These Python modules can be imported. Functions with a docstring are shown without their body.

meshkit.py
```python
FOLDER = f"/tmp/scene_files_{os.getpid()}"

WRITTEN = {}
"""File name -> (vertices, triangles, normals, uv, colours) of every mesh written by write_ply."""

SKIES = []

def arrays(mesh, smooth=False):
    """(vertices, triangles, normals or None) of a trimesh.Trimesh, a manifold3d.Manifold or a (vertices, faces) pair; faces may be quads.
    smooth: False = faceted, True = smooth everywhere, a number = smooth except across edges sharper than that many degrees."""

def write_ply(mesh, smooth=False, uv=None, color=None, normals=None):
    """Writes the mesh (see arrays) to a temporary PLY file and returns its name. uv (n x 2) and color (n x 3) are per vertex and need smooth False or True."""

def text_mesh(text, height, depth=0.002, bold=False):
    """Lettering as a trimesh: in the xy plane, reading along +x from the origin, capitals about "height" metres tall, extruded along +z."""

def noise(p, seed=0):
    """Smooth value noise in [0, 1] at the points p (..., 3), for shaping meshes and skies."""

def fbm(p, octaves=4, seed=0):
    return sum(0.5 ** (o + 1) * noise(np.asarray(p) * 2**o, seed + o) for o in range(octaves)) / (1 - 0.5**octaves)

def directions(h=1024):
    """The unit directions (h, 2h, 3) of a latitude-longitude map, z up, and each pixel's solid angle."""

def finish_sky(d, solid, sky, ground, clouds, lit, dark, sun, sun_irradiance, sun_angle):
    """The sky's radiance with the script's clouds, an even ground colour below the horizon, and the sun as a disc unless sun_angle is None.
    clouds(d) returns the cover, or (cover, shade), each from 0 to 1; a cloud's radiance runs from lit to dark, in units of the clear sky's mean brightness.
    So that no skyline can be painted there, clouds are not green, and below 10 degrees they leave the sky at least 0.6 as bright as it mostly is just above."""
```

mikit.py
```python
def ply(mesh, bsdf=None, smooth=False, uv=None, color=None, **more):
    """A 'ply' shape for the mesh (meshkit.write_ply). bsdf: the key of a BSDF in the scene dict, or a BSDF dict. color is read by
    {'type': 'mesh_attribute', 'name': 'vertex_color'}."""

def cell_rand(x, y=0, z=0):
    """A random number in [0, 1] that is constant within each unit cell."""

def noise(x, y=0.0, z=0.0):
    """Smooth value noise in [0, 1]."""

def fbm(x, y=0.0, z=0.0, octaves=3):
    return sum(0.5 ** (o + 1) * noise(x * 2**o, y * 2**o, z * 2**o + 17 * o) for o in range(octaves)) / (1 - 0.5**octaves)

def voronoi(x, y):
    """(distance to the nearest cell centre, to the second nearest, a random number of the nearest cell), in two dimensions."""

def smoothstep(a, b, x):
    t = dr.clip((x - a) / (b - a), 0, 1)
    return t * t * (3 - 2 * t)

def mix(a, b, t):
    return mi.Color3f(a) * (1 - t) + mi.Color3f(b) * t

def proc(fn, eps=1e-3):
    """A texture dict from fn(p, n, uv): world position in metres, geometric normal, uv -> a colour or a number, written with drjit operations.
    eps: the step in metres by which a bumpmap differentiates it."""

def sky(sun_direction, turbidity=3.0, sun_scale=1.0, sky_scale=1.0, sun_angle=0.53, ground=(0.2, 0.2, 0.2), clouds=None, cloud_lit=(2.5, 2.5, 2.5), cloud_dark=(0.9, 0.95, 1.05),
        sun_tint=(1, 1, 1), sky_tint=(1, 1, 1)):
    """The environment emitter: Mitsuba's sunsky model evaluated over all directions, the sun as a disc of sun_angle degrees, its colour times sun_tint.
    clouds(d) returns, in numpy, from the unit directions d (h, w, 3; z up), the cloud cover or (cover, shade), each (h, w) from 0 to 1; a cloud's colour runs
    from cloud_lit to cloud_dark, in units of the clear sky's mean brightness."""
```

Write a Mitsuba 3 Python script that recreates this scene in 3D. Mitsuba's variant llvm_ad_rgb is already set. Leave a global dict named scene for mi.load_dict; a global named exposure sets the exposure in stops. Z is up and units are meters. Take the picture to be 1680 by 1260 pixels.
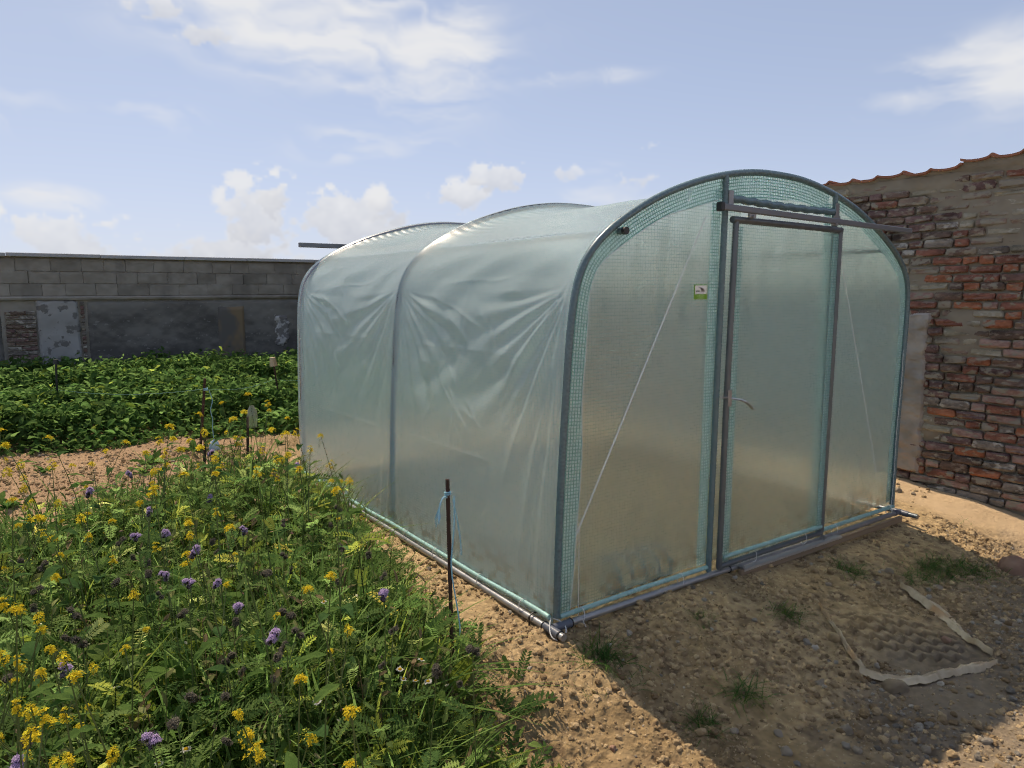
import math, random
import numpy as np, trimesh, mitsuba as mi, drjit as dr
import mikit, meshkit
from mikit import proc, noise, fbm, voronoi, cell_rand, smoothstep, mix

T = mi.ScalarTransform4f
scene, labels = {}, {}
rng = np.random.default_rng(11)
random.seed(11)

# ------------------------------------------------------------------ camera, sky, exposure
exposure = 1.8
YAW, PITCH, ROLL = 0.6184, 0.1298, -0.0036
EYE = np.array([-1.8495, -2.3013, 1.4399])
fw = np.array([math.cos(PITCH)*math.sin(YAW), math.cos(PITCH)*math.cos(YAW), -math.sin(PITCH)])
rt = np.array([math.cos(YAW), -math.sin(YAW), 0.0])
up0 = np.cross(rt, fw)
upv = -rt*math.sin(ROLL) + up0*math.cos(ROLL)
scene['camera'] = {'type': 'perspective', 'fov': 71.87, 'fov_axis': 'x', 'near_clip': 0.05, 'far_clip': 3000.0,
                   'to_world': T().look_at(origin=EYE.tolist(), target=(EYE+fw).tolist(), up=upv.tolist())}

SUN = (0.012, 0.60, 1.0)
# cloud masses: azimuth, elevation, half widths (degrees), strength, kind 0 = heaped, 1 = wispy
CLOUDS = [(16.2, 5.6, 2.6, 3.0, 1.0, 0), (14.0, 3.2, 5.0, 1.6, .9, 0), (17.6, 7.0, 1.5, 1.5, .8, 0), (22.5, 5.8, 3.4, 2.2, 1.0, 0), (26.0, 6.6, 1.8, 1.2, .8, 0),
          (31.4, 7.4, 2.2, 1.1, .9, 0), (34.5, 8.9, 2.0, 1.1, .8, 0), (3.5, 3.8, 4.2, 1.7, .75, 0), (-4, 4.2, 5, 2, .8, 0), (4.4, 6.4, 3.0, .7, .45, 1),
          (39.5, 9.2, 1.2, .6, .6, 0), (45.5, 8.6, 1.5, .6, .65, 0), (46.5, 10.9, .8, .35, .5, 0), (42.5, 9.2, 2.0, .5, .45, 1), (43, 7.3, 3, .6, .4, 1),
          (17, 20.8, 9, 3.0, 1.1, 1), (23.5, 18.8, 8, 3.3, 1.15, 1), (28.5, 17.2, 4.6, 3.4, 1.1, 1), (10.5, 18.9, 2, .7, .75, 0), (13.2, 17.7, 1.8, .8, .8, 0), (25.5, 10.6, 4.6, .9, .55, 1),
          (22, 12.0, 2.2, .5, .35, 1), (9.8, 12.2, 2.0, .8, .4, 1), (0, 11.8, 3.0, 1.2, .35, 1), (69.8, 13.6, 3.6, 2.2, .85, 1), (63.2, 12.8, 3.4, .8, .75, 1), (66.5, 14.6, 3, .8, .5, 1),
          (40, 16.0, 4, .5, .3, 1), (58, 5.2, 6, 1.0, .5, 1), (78, 15, 6, 3, .8, 0), (-14, 14, 7, 3, .9, 1), (95, 8, 9, 3, .9, 0), (-40, 8, 10, 3, .9, 0), (150, 12, 14, 4, .9, 0),
          (200, 8, 12, 3, .9, 0), (-90, 10, 14, 4, .9, 0), (120, 30, 12, 5, .8, 1), (-60, 32, 14, 6, .9, 1), (210, 34, 16, 6, .8, 1), (40, 42, 12, 5, .6, 1)]


def clouds(d):
    az, el = np.degrees(np.arctan2(d[..., 0], d[..., 1])), np.degrees(np.arcsin(np.clip(d[..., 2], -1, 1)))
    q = np.stack([az*np.cos(np.radians(el)), el*1.25, 0*az], -1)
    heap = .6*meshkit.fbm(q*0.6, 6, 3) + .4*meshkit.fbm(q*1.5 + 9, 5, 4)
    warp = meshkit.fbm(q*0.3, 3, 8) - .5
    wisp = meshkit.fbm(np.stack([q[..., 0]*.16 + warp, q[..., 1]*.55 + q[..., 0]*.08 + 2*warp, q[..., 2]], -1), 6, 5)
    cover, shade = np.zeros(az.shape), np.zeros(az.shape)
    for a, e, w, h, s, kind in CLOUDS:
        da = (az - a + 180) % 360 - 180
        g = np.exp(-(da/w)**2 - ((el - e)/h)**2)
        if kind == 0:
            f = np.clip((g*s*1.35 + (heap - .5)*3.4 - .48)/.36, 0, 1)*np.clip(g*5 - .3, 0, 1)
            f = f*f*(3 - 2*f)*.86*min(1, s + .15)
            shade = np.maximum(shade, f*np.clip(.45 - (el - e)/h*.42 + (heap - .5)*-1.2, 0, 1)*.8)
        else:
            f = np.clip(g*s + (wisp - .5)*1.9*np.minimum(1, g*4), 0, 1)**1.2*.85
        cover = 1 - (1 - cover)*(1 - f)
    # a thin milky veil over the whole sky, denser towards the horizon
    veil = .36 + .30*np.exp(-np.maximum(el, 0)/8) + .10*(meshkit.fbm(q*.05, 3, 12) - .5)
    ang = np.degrees(np.arccos(np.clip(d @ (np.array(SUN)/np.linalg.norm(SUN)), -1, 1)))
    veil = veil + .22*np.exp(-ang/38)
    total = 1 - (1 - cover)*(1 - veil)
    vs_ = (1 - .45*np.exp(-np.maximum(el, 0)/6))*(1 - .45*np.exp(-ang/45))
    return np.clip(total, 0, 1), np.clip((cover*shade + (1 - cover)*veil*vs_)/np.maximum(total, 1e-6), 0, 1)


scene['sky'] = mikit.sky(SUN, turbidity=3.0, sun_scale=1.0, sky_scale=1.25, clouds=clouds, cloud_lit=(1.95, 1.95, 1.97), cloud_dark=(.98, 1.05, 1.27),
                         sky_tint=(1.18, 1.03, 1.0), ground=(.22, .18, .13))


# ------------------------------------------------------------------ helpers
def put(key, mesh, bsdf, smooth=False, kind=None, label=None, category=None, group=None, **kw):
    scene[key] = mikit.ply(mesh, bsdf, smooth, **kw)
    tag(key, label, category, group, kind)
    return key


def tag(key, label=None, category=None, group=None, kind=None):
    d = {k: v for k, v in (('label', label), ('category', category), ('group', group), ('kind', kind)) if v}
    if d:
        labels.setdefault(key, {}).update(d)


USED = {}


def num(name):
    n = USED.get(name, -1) + 1
    USED[name] = n
    return name if n == 0 else f'{name}_{n:03d}'


def tube(points, r, sides=10, caps=True):
    p = np.asarray(points, float)
    r = np.broadcast_to(np.asarray(r, float), (len(p),))
    t = np.gradient(p, axis=0)
    t /= np.linalg.norm(t, axis=1, keepdims=True) + 1e-12
    a = np.cross(t[0], [0, 0, 1.0] if abs(t[0][2]) < .9 else [1.0, 0, 0])
    A = []
    for k in range(len(p)):
        a = a - t[k]*(a @ t[k])
        a /= np.linalg.norm(a) + 1e-12
        A.append(a)
    A = np.array(A)
    B = np.cross(t, A)
    ang = np.arange(sides)*2*np.pi/sides
    v = p[:, None] + r[:, None, None]*(np.cos(ang)[None, :, None]*A[:, None] + np.sin(ang)[None, :, None]*B[:, None])
    i, j = np.meshgrid(np.arange(len(p)-1), np.arange(sides), indexing='ij')
    j2 = (j+1) % sides
    f = np.concatenate([np.stack([i*sides+j, i*sides+j2, (i+1)*sides+j2], -1).reshape(-1, 3), np.stack([i*sides+j, (i+1)*sides+j2, (i+1)*sides+j], -1).reshape(-1, 3)])
    v = v.reshape(-1, 3)
    if caps:
        n = len(v)
        v = np.vstack([v, p[:1], p[-1:]])
        k = np.arange(sides)
        f = np.vstack([f, np.stack([np.full(sides, n), (k+1) % sides, k], 1), np.stack([np.full(sides, n+1), n-sides+k, n-sides+(k+1) % sides], 1)])
    return trimesh.Trimesh(v, f, process=False)


def box(c, s):
    return trimesh.creation.box(extents=s).apply_translation(c)


def chamfer_box(s, c=.004):
    """Box of size s about the origin with bevelled edges (44 triangles)."""
    import manifold3d as m3
    a = np.asarray(s, float)/2
    pts = []
    for sx in (-1, 1):
        for sy in (-1, 1):
            for sz in (-1, 1):
                for k in range(3):
                    q = a.copy()
                    q -= c
                    q[k] += c
                    pts.append(q*[sx, sy, sz])
    m = m3.Manifold.hull_points(pts).to_mesh()
    return trimesh.Trimesh(np.array(m.vert_properties[:, :3], float), np.array(m.tri_verts), process=False)


def cat(*ms):
    return trimesh.util.concatenate([m for m in ms])


def grid_faces(n, m):
    i, j = np.meshgrid(np.arange(n-1), np.arange(m-1), indexing='ij')
    a = i*m+j
    return np.concatenate([np.stack([a, a+m, a+m+1], -1).reshape(-1, 3), np.stack([a, a+m+1, a+1], -1).reshape(-1, 3)])


def facing(m, d):
    """The mesh (v, f) with its faces turned towards the direction d."""
    v, f = m
    n_ = np.cross(v[f[:, 1]]-v[f[:, 0]], v[f[:, 2]]-v[f[:, 0]]).sum(0)
    return (v, f[:, ::-1]) if n_ @ np.asarray(d, float) < 0 else (v, f)


def ss(a, b, x):
    t = np.clip((x-a)/(b-a), 0, 1)
    return t*t*(3-2*t)


def bez(a, b, c, n=8):
    t = np.linspace(0, 1, n)[:, None]
    return (1-t)**2*np.asarray(a) + 2*t*(1-t)*np.asarray(b) + t*t*np.asarray(c)


def rot_frames(yaw, pitch, roll):
    """(m,3,3): local x = forward along yaw, tilted up by pitch; roll about x."""
    cy, sy, cp, sp, cr, sr = np.cos(yaw), np.sin(yaw), np.cos(pitch), np.sin(pitch), np.cos(roll), np.sin(roll)
    X = np.stack([cy*cp, sy*cp, sp], -1)
    Y0 = np.stack([-sy, cy, 0*cy], -1)
    Z0 = np.cross(X, Y0)
    Y = Y0*cr[:, None] + Z0*sr[:, None]
    Z = np.cross(X, Y)
    return np.stack([X, Y, Z], -1)


def scatter(tv, tf, pos, R, scale, col, tcol=None):
    """Copies of a template as arrays (v, f, colours)."""
    m, n = len(pos), len(tv)
    v = np.einsum('mij,nj->mni', R, tv)*np.asarray(scale).reshape(-1, 1, 1) + pos[:, None]
    f = tf[None] + (np.arange(m)*n)[:, None, None]
    c = np.broadcast_to(col[:, None], (m, n, 3))
    if tcol is not None:
        c = c*np.broadcast_to(tcol, (m, n, 3)) if np.ndim(tcol) == 2 else c*tcol
    return v.reshape(-1, 3), f.reshape(-1, 3), c.reshape(-1, 3)


def join(parts):
    V, F, C, at = [], [], [], 0
    for v, f, c in parts:
        V.append(v), F.append(f+at), C.append(c)
        at += len(v)
    return np.vstack(V), np.vstack(F), np.clip(np.vstack(C), 0, 1)


PLACES = ['leftmost', 'second from left', 'third from left', 'fourth from left', 'fifth from left', 'sixth from left', 'seventh from left', 'eighth from left', 'ninth from left', 'tenth from left',
          'eleventh from left', 'twelfth from left', 'thirteenth from left', 'fourteenth from left', 'fifteenth from left']


def across(p):
    d = np.asarray(p)-EYE
    return float(d @ rt/(d @ fw))


def ranks(pts, member):
    """For each point its place from the left, and from the right, among the points of the same set."""
    out = {}
    for m in set(map(member, pts)):
        sel = sorted([i for i, q in enumerate(pts) if member(q) == m], key=lambda i: across(pts[i]))
        n_ = len(sel)
        for k, i in enumerate(sel):
            out[i] = PLACES[k] if k < n_-1-k else PLACES[n_-1-k].replace('left', 'right')
    return out


# ------------------------------------------------------------------ terrain height
def zbase(x, y):
    x, y = np.asarray(x, float), np.asarray(y, float)
    z = -.036 - .075*ss(.7, 2.7, x)*ss(.6, -.03, y) - .14*ss(.05, -1.0, y)
    z = z - .03*ss(2.9, 3.9, x) + .05*ss(3.55, 3.9, x)*ss(1.5, -1, y)
    z = z + .02*ss(-.2, -.6, x)*ss(-.4, .4, y) - .03*ss(1.2, .2, x)*ss(-.2, -.9, y)
    z = z + .05*ss(4.8, 5.6, y)*ss(1.2, .2, x)
    return z


IMP_C, IMP_S, IMP_T = np.array([1.50, -.83]), np.array([.815, -.58]), np.array([.58, .815])


def zground(x, y, fine=True):
    x, y = np.asarray(x, float), np.asarray(y, float)
    z = zbase(x, y)
    p = np.stack([x, y, 0*x], -1)
    near = ss(14, 9, np.abs(x)+np.abs(y-3))
    z = z + near*.05*(meshkit.fbm(p*1.7, 3, 2)-.5)*ss(-.02, .25, np.maximum(np.maximum(-y, -x), x-3.0)+.0*x)
    if fine:
        s, t = (x-IMP_C[0])*IMP_S[0]+(y-IMP_C[1])*IMP_S[1], (x-IMP_C[0])*IMP_T[0]+(y-IMP_C[1])*IMP_T[1]
        wob = meshkit.fbm(p*3+7, 3, 9)-.5
        flat = ss(1.0, .55, np.hypot(s/.40, t/.34)+wob*.5)
        path = ss(3.25, 3.7, x)*ss(2.0, 1.0, y)
        dirt = np.clip(1-flat-path*.85, 0, 1)*near
        b1 = 1-2*np.abs(meshkit.noise(p*22, 4)-.5)
        b2 = 1-2*np.abs(meshkit.noise(p*41+3, 5)-.5)
        patch = .35+1.3*ss(.38, .62, meshkit.fbm(p*2.6+2, 3, 12))
        z = z + dirt*patch*(.024*(meshkit.fbm(p*9, 4, 3)-.5) + .009*(b1*b1-.4) + .0065*(b2*b2-.4))
        z = z + near*.004*(meshkit.noise(p*90, 6)-.5)
        tri = np.abs((s/.075+.15*np.sin(t*9)) % 1-.5)*2
        ph = ((t+.034*tri)/.070) % 1
        blk = ss(.0, .10, ph)*ss(.80, .62, ph)
        tread = ss(1.0, .7, np.hypot(s/.30, t/.24)+wob*.55)
        z = z + flat*.006*(meshkit.fbm(p*8, 3, 15)-.5) + tread*.026*(blk-.4)
    return z


def axis(*segs):
    out = []
    for a, b, h in segs:
        out.append(np.arange(a, b-1e-9, h))
    return np.concatenate(out+[[segs[-1][1]]])


gx = np.concatenate([[-900, -300, -120, -60, -30, -16, -11], axis((-8, -2.6, .12), (-2.6, -1.0, .03), (-1.0, .6, .012), (.6, 1.95, .006), (1.95, 3.9, .013), (3.9, 5, .1)), [7, 12, 25, 60, 120, 300, 900]])
gy = np.concatenate([[-900, -300, -120, -60, -25, -12, -7, -4.5, -3.2], axis((-2.6, -1.75, .05), (-1.75, -1.25, .012), (-1.25, -.48, .006), (-.48, .2, .012), (.2, 2.2, .03), (2.2, 5.7, .03), (5.7, 11, .15)), [14, 20, 40, 120, 300, 900]])
GX, GY = np.meshgrid(gx, gy, indexing='ij')
GZ = zground(GX, GY)
gv = np.stack([GX, GY, GZ], -1).reshape(-1, 3)
put('ground', (gv, grid_faces(len(gx), len(gy))), 'soil', smooth=True, kind='structure', label='dry crumbly ochre garden soil around the tunnel')


# ------------------------------------------------------------------ materials
def soil_colour(p, n, uv):
    a, b, c = fbm(p.x*1.3, p.y*1.3, 0, 4), fbm(p.x*14, p.y*14, p.z*14, 3), noise(p.x*85, p.y*85, p.z*85)
    col = mix((.205, .142, .072), (.36, .262, .142), smoothstep(.3, .7, a*.5+b*.5))
    col = mix(col, (.105, .070, .040), smoothstep(.54, .72, b)*.8)
    col = mix(col, (.46, .35, .22), smoothstep(.80, .95, c)*.6)
    col = col*(.55+.9*fbm(p.x*40+3, p.y*40, p.z*40, 2))
    # grey grit in the trodden corner by the sheet, pale dust along the brick wall, redder tilled strip before the crop
    g = fbm(p.x*2.1+5, p.y*2.1, 0, 3)
    grit = smoothstep(-.78, -1.25, p.y+.35*(1.1-p.x)*.5+(g-.5)*.6)*smoothstep(.1, .7, p.x)
    col = mix(col, mix((.095, .076, .056), (.225, .185, .14), b), grit*.75)
    dust = smoothstep(3.15, 3.6, p.x+(g-.5)*.5)*smoothstep(2.5, 1.5, p.y)
    col = mix(col, mix((.38, .275, .165), (.46, .34, .21), b), dust*.85)
    red = smoothstep(1.6, 2.4, p.y)*smoothstep(.5, -.2, p.x)
    col = mix(col, mix((.23, .145, .082), (.34, .225, .135), b), red*.8)
    return col


def rough_bsdf(colour, rough=.85, spec=.25):
    return {'type': 'principled', 'base_color': colour, 'roughness': rough, 'specular': spec}


def rgb(*c):
    return {'type': 'rgb', 'value': list(c)}


def bump(inner, fn, scale, eps=.002):
    return {'type': 'bumpmap', 'arbitrary': proc(fn, eps), 'scale': scale, 'bsdf': inner}


scene['soil'] = bump(rough_bsdf(proc(soil_colour), .95, .12), lambda p, n, uv: fbm(p.x*70, p.y*70, p.z*70, 4), .010, .0015)
scene['crumb'] = rough_bsdf({'type': 'mesh_attribute', 'name': 'vertex_color'}, .95, .12)
scene['grey_rock'] = rough_bsdf(proc(lambda p, n, uv: mix((.13, .105, .075), (.31, .255, .185), fbm(p.x*30, p.y*30, p.z*30, 4))), .85)
scene['rust_stone'] = rough_bsdf(proc(lambda p, n, uv: mix((.16, .09, .06), (.30, .19, .13), fbm(p.x*25, p.y*25, p.z*25, 4))), .85)


def brick_fn(dark, light, smear, amount):
    def fn(p, n, uv):
        a, b = fbm(p.x*9, p.y*9, p.z*14, 4), fbm(p.x*60, p.y*60, p.z*60, 3)
        col = mix(dark, light, smoothstep(.28, .72, a*.6+b*.4))
        m = fbm(p.x*19+4, p.y*19, p.z*23, 4)
        col = mix(col, smear, smoothstep(.62-amount, .72-amount, m))
        soot = smoothstep(.55, .75, fbm(p.x*5+9, p.y*5, p.z*7, 3))
        lime = smoothstep(.55, .72, fbm(p.x*27+1, p.y*27, p.z*40, 4))
        return mix(col*(1-.5*soot), (.36, .315, .255), lime*.45)*.86
    return fn


def pitted(p, n, uv):
    return fbm(p.x*38, p.y*38, p.z*38, 4)+.5*noise(p.x*130, p.y*130, p.z*130)


MORTAR_C = (.30, .265, .205)
TONES = {'brick_red': ((.15, .070, .050), (.34, .150, .105), MORTAR_C, .08), 'brick_orange': ((.25, .095, .05), (.44, .185, .105), MORTAR_C, .05), 'brick_purple': ((.11, .068, .062), (.245, .155, .14), MORTAR_C, .08),
         'brick_brown': ((.085, .062, .05), (.215, .145, .112), MORTAR_C, .09), 'brick_pink': ((.24, .14, .115), (.40, .265, .22), MORTAR_C, .11), 'brick_smeared': ((.20, .15, .12), (.30, .22, .17), MORTAR_C, .20),
         'brick_buff': ((.27, .245, .18), (.39, .355, .27), (.42, .39, .31), .05), 'brick_grey': ((.13, .115, .10), (.30, .26, .22), (.45, .42, .36), .08)}
for k, (a, b, c, d) in TONES.items():
    scene[k] = bump(rough_bsdf(proc(brick_fn(a, b, c, d)), .9, .2), pitted, .006)
scene['mortar'] = bump(rough_bsdf(proc(lambda p, n, uv: mix((.17, .145, .11), (.32, .285, .222), fbm(p.x*7, p.y*7, p.z*9, 5))), .95, .1), pitted, .007)


def render_fn(p, n, uv):
    a, b = fbm(p.x*2.2, p.y*2.2, p.z*2.2, 5), fbm(p.x*13, p.y*13, p.z*13, 4)
    col = mix((.25, .225, .19), (.40, .37, .33), smoothstep(.3, .7, a*.5+b*.5))
    return mix(col, (.34, .26, .20), smoothstep(.45, .1, p.z)*smoothstep(.4, .6, b)*.6)


scene['cement_render'] = bump(rough_bsdf(proc(render_fn), .9, .15), lambda p, n, uv: fbm(p.x*11, p.y*7, p.z*16, 5), .06)


def block_fn(p, n, uv):
    a, b = fbm(p.x*1.3, 3, p.z*2.5, 4), fbm(p.x*9, 0, p.z*9, 4)
    col = mix((.235, .215, .18), (.335, .312, .268), smoothstep(.3, .7, a*.6+b*.4))
    stain = smoothstep(.52, .75, fbm(p.x*3.2+7, 1, p.z*.7, 4))
    return mix(col, (.15, .14, .125), stain*.55)


scene['concrete_block'] = bump(rough_bsdf(proc(block_fn), .95, .1), pitted, .006)
scene['concrete_block_dark'] = bump(rough_bsdf(proc(lambda p, n, uv: block_fn(p, n, uv)*.8), .95, .1), pitted, .006)
scene['cap_concrete'] = rough_bsdf(proc(lambda p, n, uv: mix((.33, .33, .33), (.46, .46, .46), fbm(p.x*4, p.y*8, p.z*8, 4))), .8)


def old_render(p, n, uv):
    a, b = fbm(p.x*1.6, 1, p.z*2.4, 5), fbm(p.x*8, 2, p.z*11, 4)
    col = mix((.105, .10, .092), (.215, .205, .185), smoothstep(.3, .72, a*.55+b*.45))
    up = smoothstep(.95, 1.35, p.z+(a-.5)*.5)
    col = mix(col, (.26, .25, .225), up*.6)
    fleck = smoothstep(.74, .80, fbm(p.x*22, 3, p.z*22, 3))
    return mix(col, (.30, .29, .28), fleck*.5)


scene['old_render'] = bump(rough_bsdf(proc(old_render), .95, .1), pitted, .01)
scene['white_render'] = bump(rough_bsdf(proc(lambda p, n, uv: mix(mix((.27, .265, .25), (.40, .395, .38), fbm(p.x*5, 0, p.z*5, 4)), (.17, .165, .155), smoothstep(.56, .66, fbm(p.x*11+3, 0, p.z*9, 4)))), .9), pitted, .008)
scene['ochre_render'] = bump(rough_bsdf(proc(lambda p, n, uv: mix((.14, .132, .12), (.24, .18, .11), smoothstep(.4, .7, fbm(p.x*4, 0, p.z*2.2, 4)+(p.x-1.3)*.35-(p.z-.9)*.1))), .95), pitted, .008)
scene['pale_patch'] = bump(rough_bsdf(proc(lambda p, n, uv: mix((.20, .19, .18), (.48, .47, .45), smoothstep(.42, .58, fbm(p.x*12, 0, p.z*12, 4)))), .95), pitted, .008)
scene['terracotta'] = rough_bsdf(proc(lambda p, n, uv: mix((.20, .095, .06), (.36, .165, .105), fbm(p.x*16, p.y*16, p.z*16, 4))), .8)

# --- tunnel
CELL = .0155


def grid_mask(wide):
    def fn(p, n, uv):
        lu, lv = dr.abs(uv.x/CELL-dr.floor(uv.x/CELL)-.5), dr.abs(uv.y/CELL-dr.floor(uv.y/CELL)-.5)
        e = .5-wide
        return dr.maximum(dr.select(lu > e, .62, 0), dr.select(lv > e, .78, 0))
    return fn


def film_fn(p, n, uv):
    a = fbm(uv.x*1.1, uv.y*1.1, 0, 3)
    dirt = smoothstep(.26, .0, p.z)*smoothstep(.42, .72, fbm(uv.x*26, uv.y*26, 0, 4))
    return mix(mix((.835, .955, .985), (.88, .97, .99), a), (.50, .41, .29), dirt*.75)


def film(spec, dif, rough, wide, thread, tone=film_fn):
    return {'type': 'blendbsdf', 'weight': proc(grid_mask(wide)),
            'a': {'type': 'blendbsdf', 'weight': .42,
                  'a': {'type': 'principledthin', 'base_color': proc(tone), 'roughness': rough, 'spec_trans': spec, 'diff_trans': dif, 'eta': 1.6},
                  'b': {'type': 'principledthin', 'base_color': proc(tone), 'roughness': rough*.55, 'spec_trans': spec, 'diff_trans': dif, 'eta': 1.6}},
            'b': {'type': 'principledthin', 'base_color': rgb(*thread), 'roughness': .5, 'spec_trans': .0, 'diff_trans': 1.0, 'eta': 1.45}}


scene['film'] = film(.65, 1.0, .36, .055, (.34, .68, .74))
scene['film_end'] = film(.955, 1.15, .30, .07, (.27, .46, .45), lambda p, n, uv: film_fn(p, n, uv)*mi.Color3f(1.03, .95, .885))
scene['film_double'] = film(.6, 1.1, .42, .16, (.10, .33, .29))


def wrap_fn(p, n, uv):
    a = noise(p.x*120, p.y*120, p.z*120)
    b = noise(p.x*9, p.y*9, p.z*9)
    return mix(mix((.065, .105, .12), (.14, .22, .235), a), (.085, .14, .155), b*.5)


scene['wrapped_pipe'] = {'type': 'principled', 'base_color': proc(wrap_fn), 'roughness': .32, 'specular': .6}
scene['hem'] = {'type': 'principled', 'base_color': proc(lambda p, n, uv: mix((.17, .32, .30), (.32, .50, .47), noise(p.x*150, p.y*150, p.z*60))), 'roughness': .3, 'specular': .6}
scene['galvanised'] = {'type': 'principled', 'base_color': proc(lambda p, n, uv: mix((.22, .22, .225), (.36, .36, .36), fbm(p.x*30, p.y*30, p.z*30, 3))), 'roughness': .34, 'metallic': .5, 'specular': .5}
scene['zinc'] = {'type': 'principled', 'base_color': rgb(.36, .345, .32), 'roughness': .42, 'metallic': .35, 'specular': .5}
scene['dark_pipe'] = {'type': 'principled', 'base_color': proc(lambda p, n, uv: mix((.085, .10, .112), (.15, .168, .18), fbm(p.x*40, p.y*40, p.z*12, 3))), 'roughness': .35, 'metallic': .4, 'specular': .5}
scene['grey_plastic'] = {'type': 'principled', 'base_color': rgb(.085, .095, .12), 'roughness': .4, 'specular': .5}
scene['black_plastic'] = {'type': 'principled', 'base_color': rgb(.015, .016, .017), 'roughness': .4, 'specular': .5}
scene['cord'] = rough_bsdf(rgb(.62, .62, .60), .7)
scene['strap'] = {'type': 'principledthin', 'base_color': rgb(.85, .87, .86), 'roughness': .4, 'spec_trans': .0, 'diff_trans': .8, 'eta': 1.4}
scene['rail_metal'] = {'type': 'principled', 'base_color': rgb(.15, .16, .178), 'roughness': .4, 'metallic': .2, 'specular': .5}
scene['chrome'] = {'type': 'principled', 'base_color': rgb(.62, .60, .57), 'roughness': .22, 'metallic': 1.0}
scene['timber'] = rough_bsdf(proc(lambda p, n, uv: mix((.17, .12, .075), (.28, .205, .135), fbm(p.x*3, p.y*60, p.z*70, 4))), .85)
scene['hose'] = {'type': 'principled', 'base_color': rgb(.16, .18, .18), 'roughness': .3, 'specular': .5}
scene['sticker_white'] = rough_bsdf(rgb(.80, .80, .76), .5)
scene['sticker_green'] = rough_bsdf(rgb(.16, .34, .03), .45)
scene['sticker_ink'] = rough_bsdf(rgb(.06, .075, .055), .5)
scene['sticker_grey'] = rough_bsdf(rgb(.50, .48, .47), .5)
scene['sticker_lime'] = rough_bsdf(rgb(.42, .62, .25), .5)
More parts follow.
